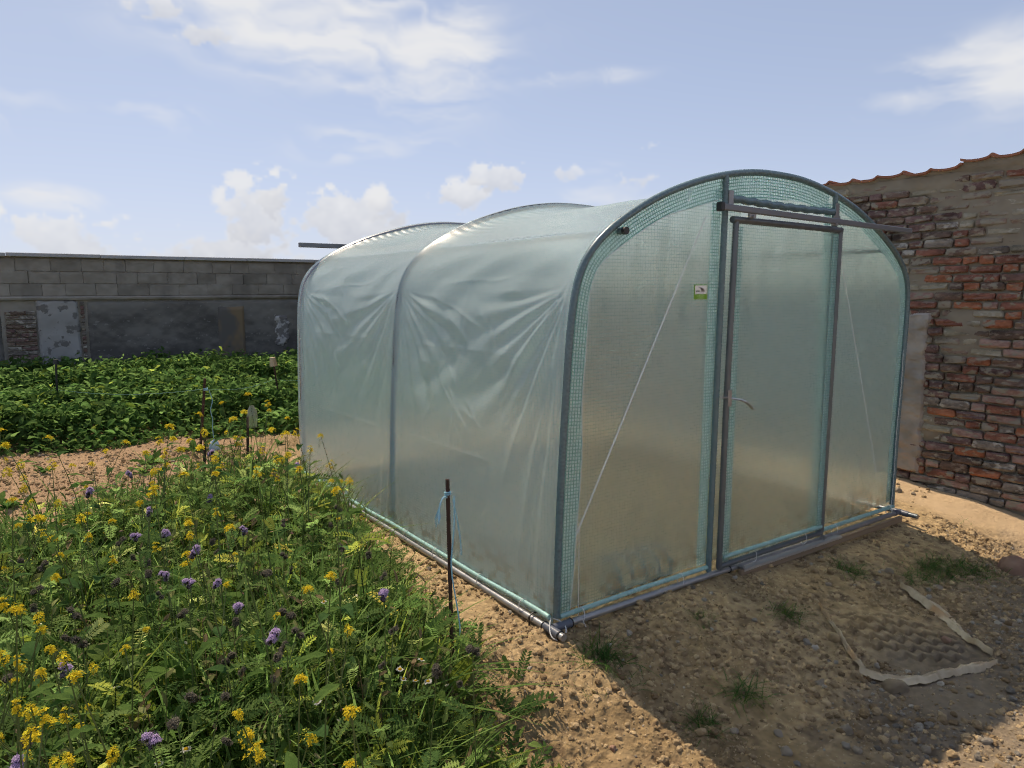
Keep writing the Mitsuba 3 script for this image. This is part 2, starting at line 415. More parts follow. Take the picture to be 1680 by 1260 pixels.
# --- small things and plants
scene['rust'] = rough_bsdf(proc(lambda p, n, uv: mix((.030, .020, .017), (.085, .048, .034), fbm(p.x*60, p.y*60, p.z*40, 4))), .9)
scene['twine_blue'] = rough_bsdf(proc(lambda p, n, uv: mix((.16, .36, .47), (.36, .60, .70), noise(p.x*300, p.y*300, p.z*160))), .8)
scene['string_green'] = rough_bsdf(rgb(.25, .45, .38), .8)
scene['tarp'] = {'type': 'twosided', 'bsdf': rough_bsdf(proc(lambda p, n, uv: mix(mix((.30, .225, .135), (.56, .47, .325), fbm(p.x*24, p.y*24, 0, 4)), (.36, .20, .08), .8*smoothstep(.46, .82, fbm(p.x*9+2, p.y*9, 0, 5)))), .8)}
scene['clear_plastic'] = {'type': 'principledthin', 'base_color': rgb(.93, .95, .95), 'roughness': .12, 'spec_trans': .95, 'diff_trans': 1.0, 'eta': 1.5}
scene['blue_plastic'] = {'type': 'principledthin', 'base_color': rgb(.45, .58, .68), 'roughness': .35, 'spec_trans': .1, 'diff_trans': .9, 'eta': 1.5}
VC = {'type': 'mesh_attribute', 'name': 'vertex_color'}
scene['leaf'] = {'type': 'principledthin', 'base_color': VC, 'roughness': .36, 'spec_trans': 0.0, 'diff_trans': 1.25, 'eta': 1.5}
scene['petal'] = {'type': 'principledthin', 'base_color': VC, 'roughness': .6, 'spec_trans': 0.0, 'diff_trans': 1.15, 'eta': 1.35}
scene['stem'] = {'type': 'principled', 'base_color': proc(lambda p, n, uv: mix((.055, .085, .02), (.12, .15, .045), fbm(p.x*20, p.y*20, p.z*8, 3))), 'roughness': .55, 'specular': .4}

# ------------------------------------------------------------------ brick wall on the right (plane x = XW, faces -x)
XW = 3.94
tag('brick_wall', 'old weathered red brick wall with mortar smears, capped with orange tiles, right of the tunnel', 'wall')


def wall_top(y):
    return np.where(y < .12, 2.365, 2.318)


def warp(y, z):
    return .03*(meshkit.fbm(np.stack([0*y, y*.8, z*.8], -1), 3, 31)-.5)


wy, wz = np.concatenate([np.arange(-2.4, 1.7, .028), np.arange(1.75, 10.5, .35), [10.5]]), np.linspace(-.35, 2.38, 98)
WY, WZ = np.meshgrid(wy, wz, indexing='ij')
pz = np.stack([0*WY, WY, WZ], -1)


def smear(y, z):
    """Where old mortar was spread over the faces (0 to 1)."""
    p = np.stack([0*y, y, z], -1)
    return ss(.50, .68, meshkit.fbm(p*[1, 2.2, 2.6]+3, 4, 21)+.07*ss(1.75, 2.2, z)-.12*ss(.5, .2, z))


WX = XW+.010+warp(WY, WZ)-.018*smear(WY, WZ)+.016*(meshkit.fbm(pz*14, 4, 22)-.5)
WX = np.where(WZ > 2.2, WX-.012, WX)
WZ2 = np.minimum(WZ, wall_top(WY)-.02+.02*(meshkit.noise(pz*9, 3)-.5))
core = np.stack([WX, WY, WZ2], -1).reshape(-1, 3)
back = [box((XW+.20, 4.05, 1.0), (.30, 12.9, 2.62))]
put('brick_wall__mortar', facing((core, grid_faces(len(wy), len(wz))), (-1, 0, 0)), 'mortar', smooth=True)
put('brick_wall__masonry', cat(*back), 'mortar')

BT = []
for k in range(14):
    m = chamfer_box((.10, .20, .058), .0115)
    v = np.array(m.vertices)
    r = np.random.default_rng(100+k)
    v += r.normal(0, 1, v.shape)*[.0042, .0045, .0034]
    v[:, 1] *= 5
    BT.append((v, np.array(m.faces)))
pieces, stuff_v = [], []
z, row = -.13, 0
while z < 2.25:
    h = .0665+random.uniform(-.004, .004)
    y = -2.35+random.uniform(0, .2)
    while y < 10.4:
        L = random.choice([.215, .215, .205, .11, .105, .16, .225])
        pieces.append((y+L/2, z+h/2, L-.012, h, row))
        y += L
    z += h
    row += 1
PLASTER_Y0, PLASTER_Y1, PL_Z0, PL_Z1 = .27, 2.6, .0, 1.27
order = sorted(range(len(pieces)), key=lambda i: abs(pieces[i][0]-.15) + (0 if -1.0 < pieces[i][0] < 1.3 else 5))
made = 0
brick_rng = np.random.default_rng(77)
cache = {}
for i in order:
    y, z, L, h, row = pieces[i]
    u = brick_rng.random(6)
    if y-L/2 > PLASTER_Y0+.03 and y < PLASTER_Y1 and PL_Z0+.05 < z < PL_Z1-.03:
        continue
    s = float(smear(np.array([y]), np.array([z]))[0])
    low = z < .62
    if s > .55:
        tone = 'brick_buff' if u[0] < .45 else 'brick_smeared'
    elif z > 1.95:
        tone = ['brick_smeared', 'brick_brown', 'brick_purple', 'brick_red'][int(u[0]*3.4)]
    elif z > 1.72:
        tone = ['brick_brown', 'brick_brown', 'brick_grey', 'brick_purple', 'brick_red'][int(u[0]*5)]
    elif low:
        tone = ['brick_brown', 'brick_purple', 'brick_grey', 'brick_red', 'brick_pink', 'brick_orange', 'brick_brown'][int(u[0]*6.4)]
    else:
        tone = ['brick_red', 'brick_red', 'brick_orange', 'brick_purple', 'brick_pink', 'brick_brown', 'brick_smeared'][int(u[0]*7)]
    out = (-.010-.012*u[1])*(1-.85*s)-.004+(.010 if u[2] > .93 else 0)
    if low:
        out -= .006*u[1]
    x = XW+.045+out+float(warp(np.array([y]), np.array([z]))[0])
    k = int(u[3]*len(BT))
    sz = (h-.009-.004*u[4]-(0 if s < .55 else .006))/.058
    tw = T().translate([x, y, z+(u[5]-.5)*.006]).rotate([1, 0, 0], float((u[2]-.5)*2.4)).rotate([0, 0, 1], float((u[4]-.5)*3)).scale([1, L, sz])
    if made < 300 and -1.15 < y < 1.35:
        if k not in cache:
            cache[k] = mikit.ply(BT[k], None, 35)
        key = f'brick_wall__brick_{made:03d}' if made else 'brick_wall__brick'
        scene[key] = {**cache[k], 'bsdf': {'type': 'ref', 'id': tone}, 'to_world': tw}
        made += 1
    else:
        M = np.array(tw.matrix, float).reshape(4, 4)
        stuff_v.append((tone, BT[k][0] @ M[:3, :3].T+M[:3, 3], BT[k][1]))
for n_, tone in enumerate(('brick_red', 'brick_brown', 'brick_buff')):
    grp = {'brick_red': ('brick_red', 'brick_orange', 'brick_pink'), 'brick_brown': ('brick_brown', 'brick_purple', 'brick_grey'), 'brick_buff': ('brick_buff', 'brick_smeared')}[tone]
    sel = [(v, f) for t, v, f in stuff_v if t in grp]
    if sel:
        put('brick_wall__brickwork'+(f'_{n_:03d}' if n_ else ''), cat(*[trimesh.Trimesh(v, f, process=False) for v, f in sel]), tone, kind='stuff')

# cement render patch
py_, pz_ = np.concatenate([np.arange(PLASTER_Y0-.03, 1.0, .014), np.arange(1.0, PLASTER_Y1, .08), [PLASTER_Y1]]), np.arange(PL_Z0-.04, PL_Z1+.03, .014)
PY, PZ = np.meshgrid(py_, pz_, indexing='ij')
pp = np.stack([0*PY, PY, PZ], -1)
e = np.minimum(np.minimum(PY-PLASTER_Y0, PLASTER_Y1-PY), np.minimum(PZ-PL_Z0, PL_Z1-PZ))+.05*(meshkit.fbm(pp*9, 4, 41)-.5)
ins = ss(-.004, .012, e)
PX = XW-.004-.034*ins-.040*(meshkit.fbm(pp*4, 5, 42)-.5)*ins+.05*(1-ins)+warp(PY, PZ)
put('brick_wall__render_patch', facing((np.stack([PX, PY, PZ], -1).reshape(-1, 3), grid_faces(len(py_), len(pz_))), (-1, 0, 0)), 'cement_render', smooth=True, label='grey cement render patch with a ragged edge')
# mortar crown below the tiles
cy = np.arange(-2.4, 10.5, .05)
cz = np.linspace(2.265, 2.40, 8)
CY, CZ = np.meshgrid(cy, cz, indexing='ij')
cp = np.stack([0*CY, CY, CZ], -1)
CXx = XW-.002-.03*ss(2.27, 2.33, CZ)+.03*(meshkit.fbm(cp*7, 4, 51)-.5)+warp(CY, CZ)
CZ = np.minimum(CZ, wall_top(CY)+.012)
put('brick_wall__mortar_crown', facing((np.stack([CXx, CY, CZ], -1).reshape(-1, 3), grid_faces(len(cy), len(cz))), (-1, 0, .2)), 'mortar', smooth=True)
# tiles along the top


def tile_mesh():
    t = np.linspace(0, 1, 22)
    prof = .021*(1-np.sin(np.pi*np.clip(t*.96+.02, 0, 1))**.8)+.012*np.exp(-((t-.06)/.07)**2)
    xs = np.array([-.05, .16, .36])
    up_, lo = [], []
    for k, x in enumerate(xs):
        up_.append(np.stack([np.full(22, x), .215*(t-.5), prof+.016-k*.010], -1))
        lo.append(np.stack([np.full(22, x), .215*(t-.5), prof+.001-k*.010], -1))
    U, Lo = np.array(up_), np.array(lo)
    v = np.vstack([U.reshape(-1, 3), Lo.reshape(-1, 3)])
    f = grid_faces(3, 22)
    n = 66
    side = []
    for a, b in [(i, i+1) for i in range(21)]:
        side += [[a, b, n+b], [a, n+b, n+a], [44+b, 44+a, n+44+a], [44+b, n+44+a, n+44+b]]
    for a, b in ((0, 22), (22, 44)):
        side += [[a, n+b, b], [a, n+a, n+b], [a+21, b+21, n+b+21], [a+21, n+b+21, n+a+21]]
    return v, np.vstack([f, f[:, ::-1]+n, side])


td = mikit.ply(tile_mesh(), None, 50)
k = 0
for y in np.arange(-2.2, 10.3, .202):
    zt = (2.358 if y < .12 else 2.312)+random.uniform(-.006, .006)
    scene['brick_wall__tile'+(f'_{k:03d}' if k else '')] = {**td, 'bsdf': {'type': 'ref', 'id': 'terracotta'},
        'to_world': T().translate([XW+.0, float(y), zt]).rotate([1, 0, 0], random.uniform(-2, 2)).rotate([0, 0, 1], random.uniform(-2, 2))}
    k += 1

# ------------------------------------------------------------------ concrete block wall at the back (plane y = YB, faces -y)
YB = 10.5
tag('block_wall', 'dark grey concrete block wall on an old rendered base, behind the potato crop', 'wall')
bx0, bx1 = -9.0, XW
put('block_wall__core', box(((bx0+bx1)/2, YB+.145, .8), (bx1-bx0, .27, 2.38)), 'concrete_block')
rows = [(1.405, 1.585), (1.588, 1.768), (1.771, 1.955)]
BB = []
for k in range(5):
    m = chamfer_box((1, .12, 1), .008)
    v = np.array(m.vertices)
    v += np.random.default_rng(200+k).normal(0, .004, v.shape)
    BB.append(mikit.ply((v, np.array(m.faces)), None, False))
k = 0
for r_, (z0, z1) in enumerate(rows):
    x = bx0-.2*r_
    while x < bx1-.1:
        L = random.choice([.44, .44, .45, .40, .30])
        L = min(L, bx1-x)
        tone = 'concrete_block_dark' if random.random() < .16 else 'concrete_block'
        scene['block_wall__block'+(f'_{k:03d}' if k else '')] = {**random.choice(BB), 'bsdf': {'type': 'ref', 'id': tone},
            'to_world': T().translate([x+L/2, YB+.052+random.uniform(-.006, .004), (z0+z1)/2+random.uniform(-.003, .003)]).scale([L-random.uniform(.001, .008), 1, z1-z0-random.uniform(.0, .006)])}
        x += L
        k += 1
k = 0
x = bx0
while x < bx1:
    L = min(random.choice([1.0, 1.2, 2.0]), bx1-x)
    put('block_wall__cap_slab'+(f'_{k:03d}' if k else ''), chamfer_box((L-.006, .40, .055), .006).apply_translation((x+L/2, YB+.13, 2.005+random.uniform(-.003, .003))), 'cap_concrete', smooth=False)
    x += L
    k += 1


def ragged_sheet(x0, x1, z0, z1, yy, amp, step, seed, rag=.02):
    xs, zs = np.arange(x0, x1+step, step), np.arange(z0, z1+step, step)
    X_, Z_ = np.meshgrid(xs, zs, indexing='ij')
    p = np.stack([X_, 0*X_, Z_], -1)
    e = np.minimum(np.minimum(X_-x0, x1-X_), np.minimum(Z_-z0, z1-Z_))-rag*meshkit.fbm(p*9, 4, seed)*1.5
    ins = ss(-.005, .01, e)
    Y_ = yy+amp*(meshkit.fbm(p*5, 5, seed+1)-.5)*2+(1-ins)*.05
    return facing((np.stack([X_, Y_, Z_], -1).reshape(-1, 3), grid_faces(len(xs), len(zs))), (0, -1, 0))


put('block_wall__render', ragged_sheet(-.86, bx1, -.1, 1.345, YB-.012, .012, .05, 61), 'old_render', smooth=True)
put('block_wall__render_001', ragged_sheet(bx0, -1.90, -.1, 1.345, YB-.012, .012, .05, 62), 'old_render', smooth=True)
put('block_wall__white_render', ragged_sheet(-1.49, -.93, -.1, 1.34, YB-.03, .012, .025, 63), 'white_render', smooth=True, label='flaking white plaster strip')
put('block_wall__infill_panel', ragged_sheet(1.08, 1.53, -.1, 1.20, YB-.045, .006, .03, 64, .008), 'ochre_render', smooth=True, label='walled-up opening with ochre streaks')
put('block_wall__pale_patch', ragged_sheet(1.98, 2.36, .42, 1.12, YB-.034, .014, .025, 65, .10), 'pale_patch', smooth=True, label='flaked pale plaster patch')
lx = np.arange(bx0, bx1+.05, .06)
lprof = np.array([[.05, 1.40], [-.035, 1.395], [-.05, 1.375], [-.04, 1.345], [.05, 1.335]])
lv = np.stack([np.stack([np.full(5, x), YB+lprof[:, 0], lprof[:, 1]], -1) for x in lx])
lv += .012*(np.stack([meshkit.fbm(lv*6, 3, 71)]*3, -1)-.5)
put('block_wall__ledge', facing((lv.reshape(-1, 3), grid_faces(len(lx), 5)), (0, -1, 0)), 'concrete_block', smooth=40)
k = 0
bd = mikit.ply(chamfer_box((1, .10, .055), .006), None, False)
for x0, x1, n_ in ((-1.88, -1.50, 2), (-.925, -.865, 1)):
    for r_ in range(20):
        z = .03+r_*.066
        if n_ == 2 and z > 1.18:
            continue
        cuts = sorted([x0, x1]+([random.uniform(x0+.1, x1-.1)] if n_ == 2 else []))
        for a, b in zip(cuts[:-1], cuts[1:]):
            scene['block_wall__brick'+(f'_{k:03d}' if k else '')] = {**bd, 'bsdf': {'type': 'ref', 'id': random.choice(['brick_brown', 'brick_brown', 'brick_purple', 'brick_grey'])},
                'to_world': T().translate([(a+b)/2, YB+.03+random.uniform(-.012, .006), z]).rotate([0, 1, 0], random.uniform(-2, 2)).scale([b-a-.01, 1, 1])}
            k += 1

# ------------------------------------------------------------------ the film tunnel
Dp = 3.24
PROF = np.array([(0, -.012), (.008, .3), (.02, .6), (.045, 1.0), (.075, 1.35), (.1, 1.48), (.135, 1.57), (.185, 1.63), (.25, 1.69), (.34, 1.75), (.47, 1.822), (.603, 1.885), (.746, 1.937), (.898, 1.983),
                 (1.057, 2.02), (1.224, 2.046), (1.4, 2.06), (1.634, 2.058), (1.836, 2.037), (2.03, 2.0), (2.284, 1.93), (2.488, 1.845), (2.708, 1.732), (2.858, 1.63), (2.935, 1.55), (2.975, 1.44), (2.98, 1.30),
                 (2.97, .96), (2.955, .6), (2.95, .24), (2.955, -.03)])
from scipy.interpolate import PchipInterpolator
from scipy.ndimage import gaussian_filter1d
ch = np.concatenate([[0], np.cumsum(np.linalg.norm(np.diff(PROF, axis=0), axis=1))])
LTOT = ch[-1]
sd = np.linspace(0, LTOT, 1400)
PD = np.stack([PchipInterpolator(ch, PROF[:, k])(sd) for k in (0, 1)], -1)
PS = np.stack([gaussian_filter1d(PD[:, k], 16, mode='nearest') for k in (0, 1)], -1)
wgt = ss(0, .12, np.minimum(sd, LTOT-sd))[:, None]
PD = PD*(1-wgt)+PS*wgt
TN = np.gradient(PD, axis=0)
TN /= np.linalg.norm(TN, axis=1, keepdims=True)
NRM = np.stack([-TN[:, 1], TN[:, 0]], -1)     # outward


def prof(s, off=0.0):
    s = np.asarray(s, float)
    x, z = np.interp(s, sd, PD[:, 0]), np.interp(s, sd, PD[:, 1])
    nx, nz = np.interp(s, sd, NRM[:, 0]), np.interp(s, sd, NRM[:, 1])
    return x+off*nx, z+off*nz, nx, nz


def lean(x, y, z):
    """The rear hoop's left leg stands straighter than the front one's."""
    return x-.055*np.clip(z/1.5, 0, 1)*ss(1.2, Dp, y)*ss(.9, .1, x)


s_at = lambda x, z: float(sd[np.argmin((PD[:, 0]-x)**2+(PD[:, 1]-z)**2)])
S_PL, S_PR, S_RG = s_at(.335, 1.745), s_at(2.69, 1.74), s_at(1.49, 2.06)
S_SH = s_at(.09, 1.45)
tag('polytunnel', 'small hoop greenhouse covered in translucent green-meshed plastic film with a sliding end door', 'greenhouse')

us, vs = np.concatenate([np.linspace(0, 3.0, 330), np.linspace(3.02, LTOT, 90)]), np.linspace(-.005, Dp+.01, 420)
U, Vv = np.meshgrid(us, vs, indexing='ij')
fr = np.clip(Vv, 0, Dp-1e-6) % 1.62
sag = np.sin(np.pi*fr/1.62)**.5
shp = np.interp(us, [0, .1, .55, S_SH-.12, S_SH+.1, S_PL-.01, S_PL+.02, (S_PL+S_RG)/2, S_RG, (S_RG+S_PR)/2, S_PR-.02, S_PR, S_PR+.25, S_PR+.5, LTOT-.5, LTOT],
                [0, .004, .016, .045, .055, .030, .040, .072, .066, .066, .038, .030, .055, .045, .016, 0])
shp = gaussian_filter1d(shp, 1.2)
hoop_d = np.minimum(fr, 1.62-fr)
roof = ss(S_SH-.1, S_PL, us)*ss(LTOT-S_SH+.1, S_PR, us)
off = -(sag*(1-roof[:, None])+(1-np.exp(-hoop_d/.10))*1.12*roof[:, None])*shp[:, None]
# wrinkles: folds fanning out of each hoop's shoulder, sags between, ripples across the roof
for yh, amp in ((0.0, 1.25), (1.62, .9), (Dp, .9)):
    dy = Vv-yh
    ds = S_SH+.02-U
    r = np.hypot(dy, ds)+1e-6
    ang = np.arctan2(np.abs(dy), np.maximum(ds, -.2))
    fan = np.sin(ang*23+1.5*np.sin(Vv*3+yh)+.8*np.sign(dy))*np.sin(ang*9+1+yh)
    off += amp*.0125*fan*np.exp(-((r-.42)/.36)**2)*ss(-.03, .10, ds)*ss(.02, .10, np.abs(dy))
    # long folds hugging the leg
    off += amp*.006*np.sin(np.abs(dy)*62-ds*4.5)*np.exp(-(np.abs(dy)/.13)**2)*ss(.1, .5, ds)*ss(.0, .03, np.abs(dy))
P3 = np.stack([U*2.2, Vv*2.2, 0*U], -1)
off += .042*(meshkit.fbm(np.stack([U*2.6, Vv*1.5, 0*U], -1), 3, 81)-.5)*sag*ss(.35, .9, U)*ss(S_PL, S_PL-.25, U)
diag = U*9+Vv*5
off += .0055*np.sin(diag*2.3+4*meshkit.fbm(P3, 3, 82))*sag*ss(.75, 1.05, U)*ss(S_PL-.05, S_PL-.25, U)
off += .006*np.sin(U*95+3*meshkit.fbm(P3*1.3, 3, 83))*np.clip(sag, 0, 1)*ss(S_PL+.08, S_PL+.2, U)*ss(S_RG-.1, S_RG-.35, U)*ss(.25, .8, Vv % 1.62)*meshkit.noise(P3*.9, 84)
# sharp tension creases: (u, v) ends, height, half width
CR = [(1.52, .02, .05, .30, .008), (1.48, .02, .05, .20, .008), (1.44, .02, .05, .125, .007), (1.50, .03, .45, .46, .006), (1.53, .04, .9, .50, .006), (1.50, 1.60, .55, 1.42, .007), (1.50, 1.58, .75, 1.28, .007),
      (1.53, 1.56, .95, 1.12, .006), (1.40, 1.60, .3, 1.50, .006), (1.45, 1.25, 1.25, .62, .007), (1.38, 1.10, 1.18, .80, .006), (1.30, 1.32, .92, .86, .006), (1.05, 1.15, .72, .78, .004), (.95, 1.0, .70, .72, .004),
      (1.50, 1.65, .55, 1.80, .006), (1.50, 3.22, .55, 3.05, .007), (1.52, 3.20, .7, 2.85, .007), (1.52, 3.18, .9, 2.70, .006), (1.45, 2.85, 1.22, 2.30, .007), (1.34, 2.75, 1.02, 2.38, .006), (1.2, 2.8, .85, 2.4, .006), (1.42, 3.22, .25, 3.12, .005),
      (1.49, 1.66, .7, 1.95, .005), (1.56, .55, 1.52, 1.2, .005), (1.55, 2.1, 1.50, 2.8, .005)]
rc = np.random.default_rng(44)
for _ in range(46):
    u0, v0 = rc.uniform(.75, 1.6), rc.uniform(.1, 3.1)
    L_, an = rc.uniform(.08, .38), rc.normal(-.75, .45)
    CR.append((u0, v0, u0-L_*abs(math.sin(an)), v0-L_*math.cos(an)*(1 if rc.random() < .7 else -1), rc.uniform(.0015, .0045)))
for _ in range(34):
    u0, v0 = rc.uniform(S_PL+.06, S_RG-.12), rc.uniform(.35, 3.1)
    if .12 < v0 % 1.62 < 1.5:
        CR.append((u0, v0, u0+rc.normal(0, .03), v0-rc.uniform(.15, .5), rc.uniform(.002, .0045)))
for u0, v0, u1, v1, hgt in CR:
    du, dv = u1-u0, v1-v0
    L2 = du*du+dv*dv
    tt = ((U-u0)*du+(Vv-v0)*dv)/L2
    dd = ((U-u0)*dv-(Vv-v0)*du)/math.sqrt(L2)+.006*np.sin(tt*9+u0*20)
    wd = .010+.022*np.clip(tt, 0, 1)*min(1, math.sqrt(L2))
    off += hgt*np.where(dd > 0, np.exp(-dd/wd), np.exp(dd/(wd*.35)))*ss(-.03, .12, tt)*ss(1.05, .7, tt)
# packing creases
for uc, vc0, vc1 in ((1.16, .15, 1.45), (1.16, 1.75, 3.1), (.62, .5, 1.5), (.60, 1.7, 2.9)):
    off += .0035*np.exp(-np.abs(U-uc)/.006)*ss(vc0, vc0+.15, Vv)*ss(vc1, vc1-.15, Vv)
for vc, uc0, uc1 in ((.92, .02, 2.6), (2.55, .02, 1.9), (.45, .9, 1.25)):
    off += .0030*np.exp(-np.abs(Vv-vc-.012*np.sin(U*4))/.006)*ss(uc0, uc0+.2, U)*ss(uc1, uc1-.2, U)
off += .0016*(meshkit.fbm(P3*5, 3, 86)-.5)*ss(0, .05, fr)
X, Z, NX, NZ = prof(us)
FX, FZ = X[:, None]+off*NX[:, None], Z[:, None]+off*NZ[:, None]
FX = lean(FX, Vv, FZ)
fv = np.stack([FX, Vv, FZ], -1).reshape(-1, 3)
put('polytunnel__side_cover', (fv, grid_faces(len(us), len(vs))[:, ::-1]), 'film', smooth=True, uv=np.stack([U, Vv], -1).reshape(-1, 2), label='translucent film stretched over the hoops')

# hoops
hs = np.linspace(.03, LTOT-.03, 110)
for k, (yh, r, o, m) in enumerate(((-.010, .0165, -.0165, 'wrapped_pipe'), (1.62, .017, -.0195, 'dark_pipe'), (Dp-.02, .016, -.022, 'galvanised'))):
    x, z, _, _ = prof(hs, o)
    put('polytunnel__hoop'+(f'_{k:03d}' if k else ''), tube(np.stack([lean(x, yh, z), np.full_like(x, yh), z], -1), r, 12), m, smooth=40)
# purlins
for k, s in enumerate((S_PL, S_PR)):
    x, z, _, _ = prof([s], -.060 if k != 0 else -.052)
    y0 = -.035 if k == 0 else .01
    put('polytunnel__purlin'+(f'_{k:03d}' if k else ''), tube([(x[0], y0, z[0]), (x[0], 1.6, z[0]), (x[0], Dp, z[0])], .015, 10), 'wrapped_pipe' if k == 0 else 'dark_pipe', smooth=40)
xs_, zs_, _, _ = prof([S_PL], -.052)
put('polytunnel__pipe_cap', tube([(xs_[0], -.052, zs_[0]), (xs_[0], -.034, zs_[0])], .017, 12), 'black_plastic', smooth=40)


# end walls
def top_z(x):
    sel = (sd > s_at(.02, .6)) & (sd < LTOT-.6)
    return np.interp(x, PD[sel, 0], PD[sel, 1])


def end_panel(x0, x1, z0, z1, y0, step=.02, seed=0, amp=.006, flip=False, edge=.012):
    """A film sheet in the plane y = y0 from x0 to x1 and z0 to z1, cut by the hoop."""
    xs, ts = np.linspace(x0, x1, max(3, int((x1-x0)/step))), np.linspace(0, 1, max(3, int((min(z1, 2.06)-z0)/step)))
    X_, T_ = np.meshgrid(xs, ts, indexing='ij')
    zt = np.minimum(z1, top_z(np.clip(X_, .085, 2.965))-edge)
    Z_ = z0+(zt-z0)*T_
    # near the legs the outline follows the hoop
    lx = np.interp(Z_, [0, .6, 1.0, 1.35, 1.48], [.004, .024, .049, .079, .104])
    X_ = np.where((x0 < .05) & (X_ < .11), np.maximum(X_, lx+.004), X_)
    rx = np.interp(Z_, [0, .24, .6, .96, 1.3], [2.951, 2.946, 2.951, 2.966, 2.976])
    X_ = np.minimum(X_, rx-.004)
    amp = amp*1.6
    p = np.stack([X_, 0*X_, Z_], -1)
    Y_ = y0+amp*((meshkit.fbm(p*[3, 1, 1.6], 3, 90+seed)-.5)*2+.5*np.sin(X_*34+5*meshkit.fbm(p*2, 2, 95+seed))*ss(.5, .1, np.minimum(T_, 1-T_)))*np.sin(np.pi*np.clip((X_-x0)/(x1-x0), 0, 1))**.5
    f = grid_faces(len(xs), len(ts))
    return (np.stack([X_, Y_, Z_], -1).reshape(-1, 3), f[:, ::-1] if flip else f), np.stack([X_, Z_], -1).reshape(-1, 2)


JL, JR = 1.035, 2.04      # door jambs
for key, x0, x1, z0, z1, seed, lab in (('polytunnel__end_film', .004, 1.22, .028, 3, 1, 'film panel left of the door'), ('polytunnel__end_film_001', JR, 2.955, .015, 3, 2, 'film panel right of the door'),
                                       ('polytunnel__end_film_002', JL+.004, JR-.004, 1.885, 3, 3, 'film panel above the door')):
    m, uv = end_panel(x0, x1, z0, z1, .006, seed=seed)
    put(key, m, 'film_end', smooth=True, uv=uv, label=lab)
m, uv = end_panel(.004, 2.955, .0, 3, Dp-.004, seed=4, flip=True)
m[0][:, 0] = lean(m[0][:, 0], m[0][:, 1], m[0][:, 2])
put('polytunnel__end_film_003', m, 'film_end', smooth=True, uv=uv, label='film panel of the rear end')
# side cover folded over the front hoop
for k, (sa, sb, w) in enumerate(((.03, s_at(1.05, 2.02)-.0, .105), (s_at(1.09, 2.02), s_at(2.0, 2.0), .13), (s_at(2.05, 1.99), LTOT-.05, .085))):
    a, b = np.linspace(sa, sb, 150), np.linspace(0, 1, 8)
    A, Bq = np.meshgrid(a, b, indexing='ij')
    wid = w*(1+.10*np.sin(A*3)+.05*np.sin(A*11))
    if k != 1:
        wid = wid*(1-.25*ss(.5, .0, A)) if k == 0 else wid
    O = -.012-wid*Bq
    x, z, nx, nz = prof(a)
    # the shoulder's inner radius is small: smooth normals so the band does not fold over itself
    nx, nz = gaussian_filter1d(nx, 6), gaussian_filter1d(nz, 6)
    X_, Z_ = x[:, None]+O*nx[:, None], z[:, None]+O*nz[:, None]
    p = np.stack([X_*8, 0*X_, Z_*8], -1)
    Y_ = .002-.004*Bq+.004*(meshkit.fbm(p, 3, 97)-.5)*Bq
    put('polytunnel__folded_edge'+(f'_{k:03d}' if k else ''), (np.stack([X_, Y_-.004, Z_], -1).reshape(-1, 3), grid_faces(150, 8)), 'film_double', smooth=True, uv=np.stack([A, O], -1).reshape(-1, 2), label='doubled film edge folded over the front hoop')
# seam line along the folded edge
a = np.linspace(.05, s_at(1.04, 2.02), 90)
x, z, nx, nz = prof(a)
nx, nz = gaussian_filter1d(nx, 6), gaussian_filter1d(nz, 6)
wid = .105*(1+.10*np.sin(a*3)+.05*np.sin(a*11))*(1-.25*ss(.5, .0, a))+.012
put('polytunnel__seam', tube(np.stack([x-wid*nx, np.full_like(x, -.009), z-wid*nz], -1), .0018, 5), 'strap', smooth=40)

# jambs, header, door
for k, (x0, x1, zt) in enumerate(((1.028, 1.062, 2.0), (2.035, 2.036, 1.985))):
    put('polytunnel__jamb'+(f'_{k:03d}' if k else ''), tube([(x0, -.018, -.01), (x0+(x1-x0)*.5, -.018, 1.0), (x1, -.018, 1.80), (x1, -.016, zt)], .0155, 12), 'wrapped_pipe', smooth=40)
    # film gathered round the jamb
    w = np.linspace(-1, 1, 7)
    zz = np.linspace(.03, 1.93, 70)
    W_, Zq = np.meshgrid(w, zz, indexing='ij')
    cx = np.interp(Zq, [0, 1.9], [x0, x1])
    sgn = -1 if k == 0 else -1
    X_ = cx+sgn*(.045+.035*W_)
    Y_ = -.002-.006*(1-W_**2)+.004*(meshkit.noise(np.stack([X_*60, 0*X_, Zq*6], -1), 5)-.5)
    put('polytunnel__jamb_film'+(f'_{k:03d}' if k else ''), (np.stack([X_, Y_, Zq], -1).reshape(-1, 3), grid_faces(7, 70)), 'film_double', smooth=True, uv=np.stack([X_, Zq], -1).reshape(-1, 2))
    put('polytunnel__bracket'+(f'_{k:03d}' if k else ''), cat(box((x1+.02*(1 if k == 0 else -.4), -.036, 1.885), (.035, .006, .085)), box((x1+.02*(1 if k == 0 else -.4), -.036, 1.85), (.06, .007, .02))), 'galvanised')
hx = np.linspace(1.095, 2.03, 40)
put('polytunnel__header', tube(np.stack([hx, np.full(40, -.020), 1.893-.012*(hx-1.1)-.006*np.sin(np.pi*(hx-1.095)/.935)+.003*np.sin(hx*60)], -1), .019, 12), 'wrapped_pipe', smooth=40)
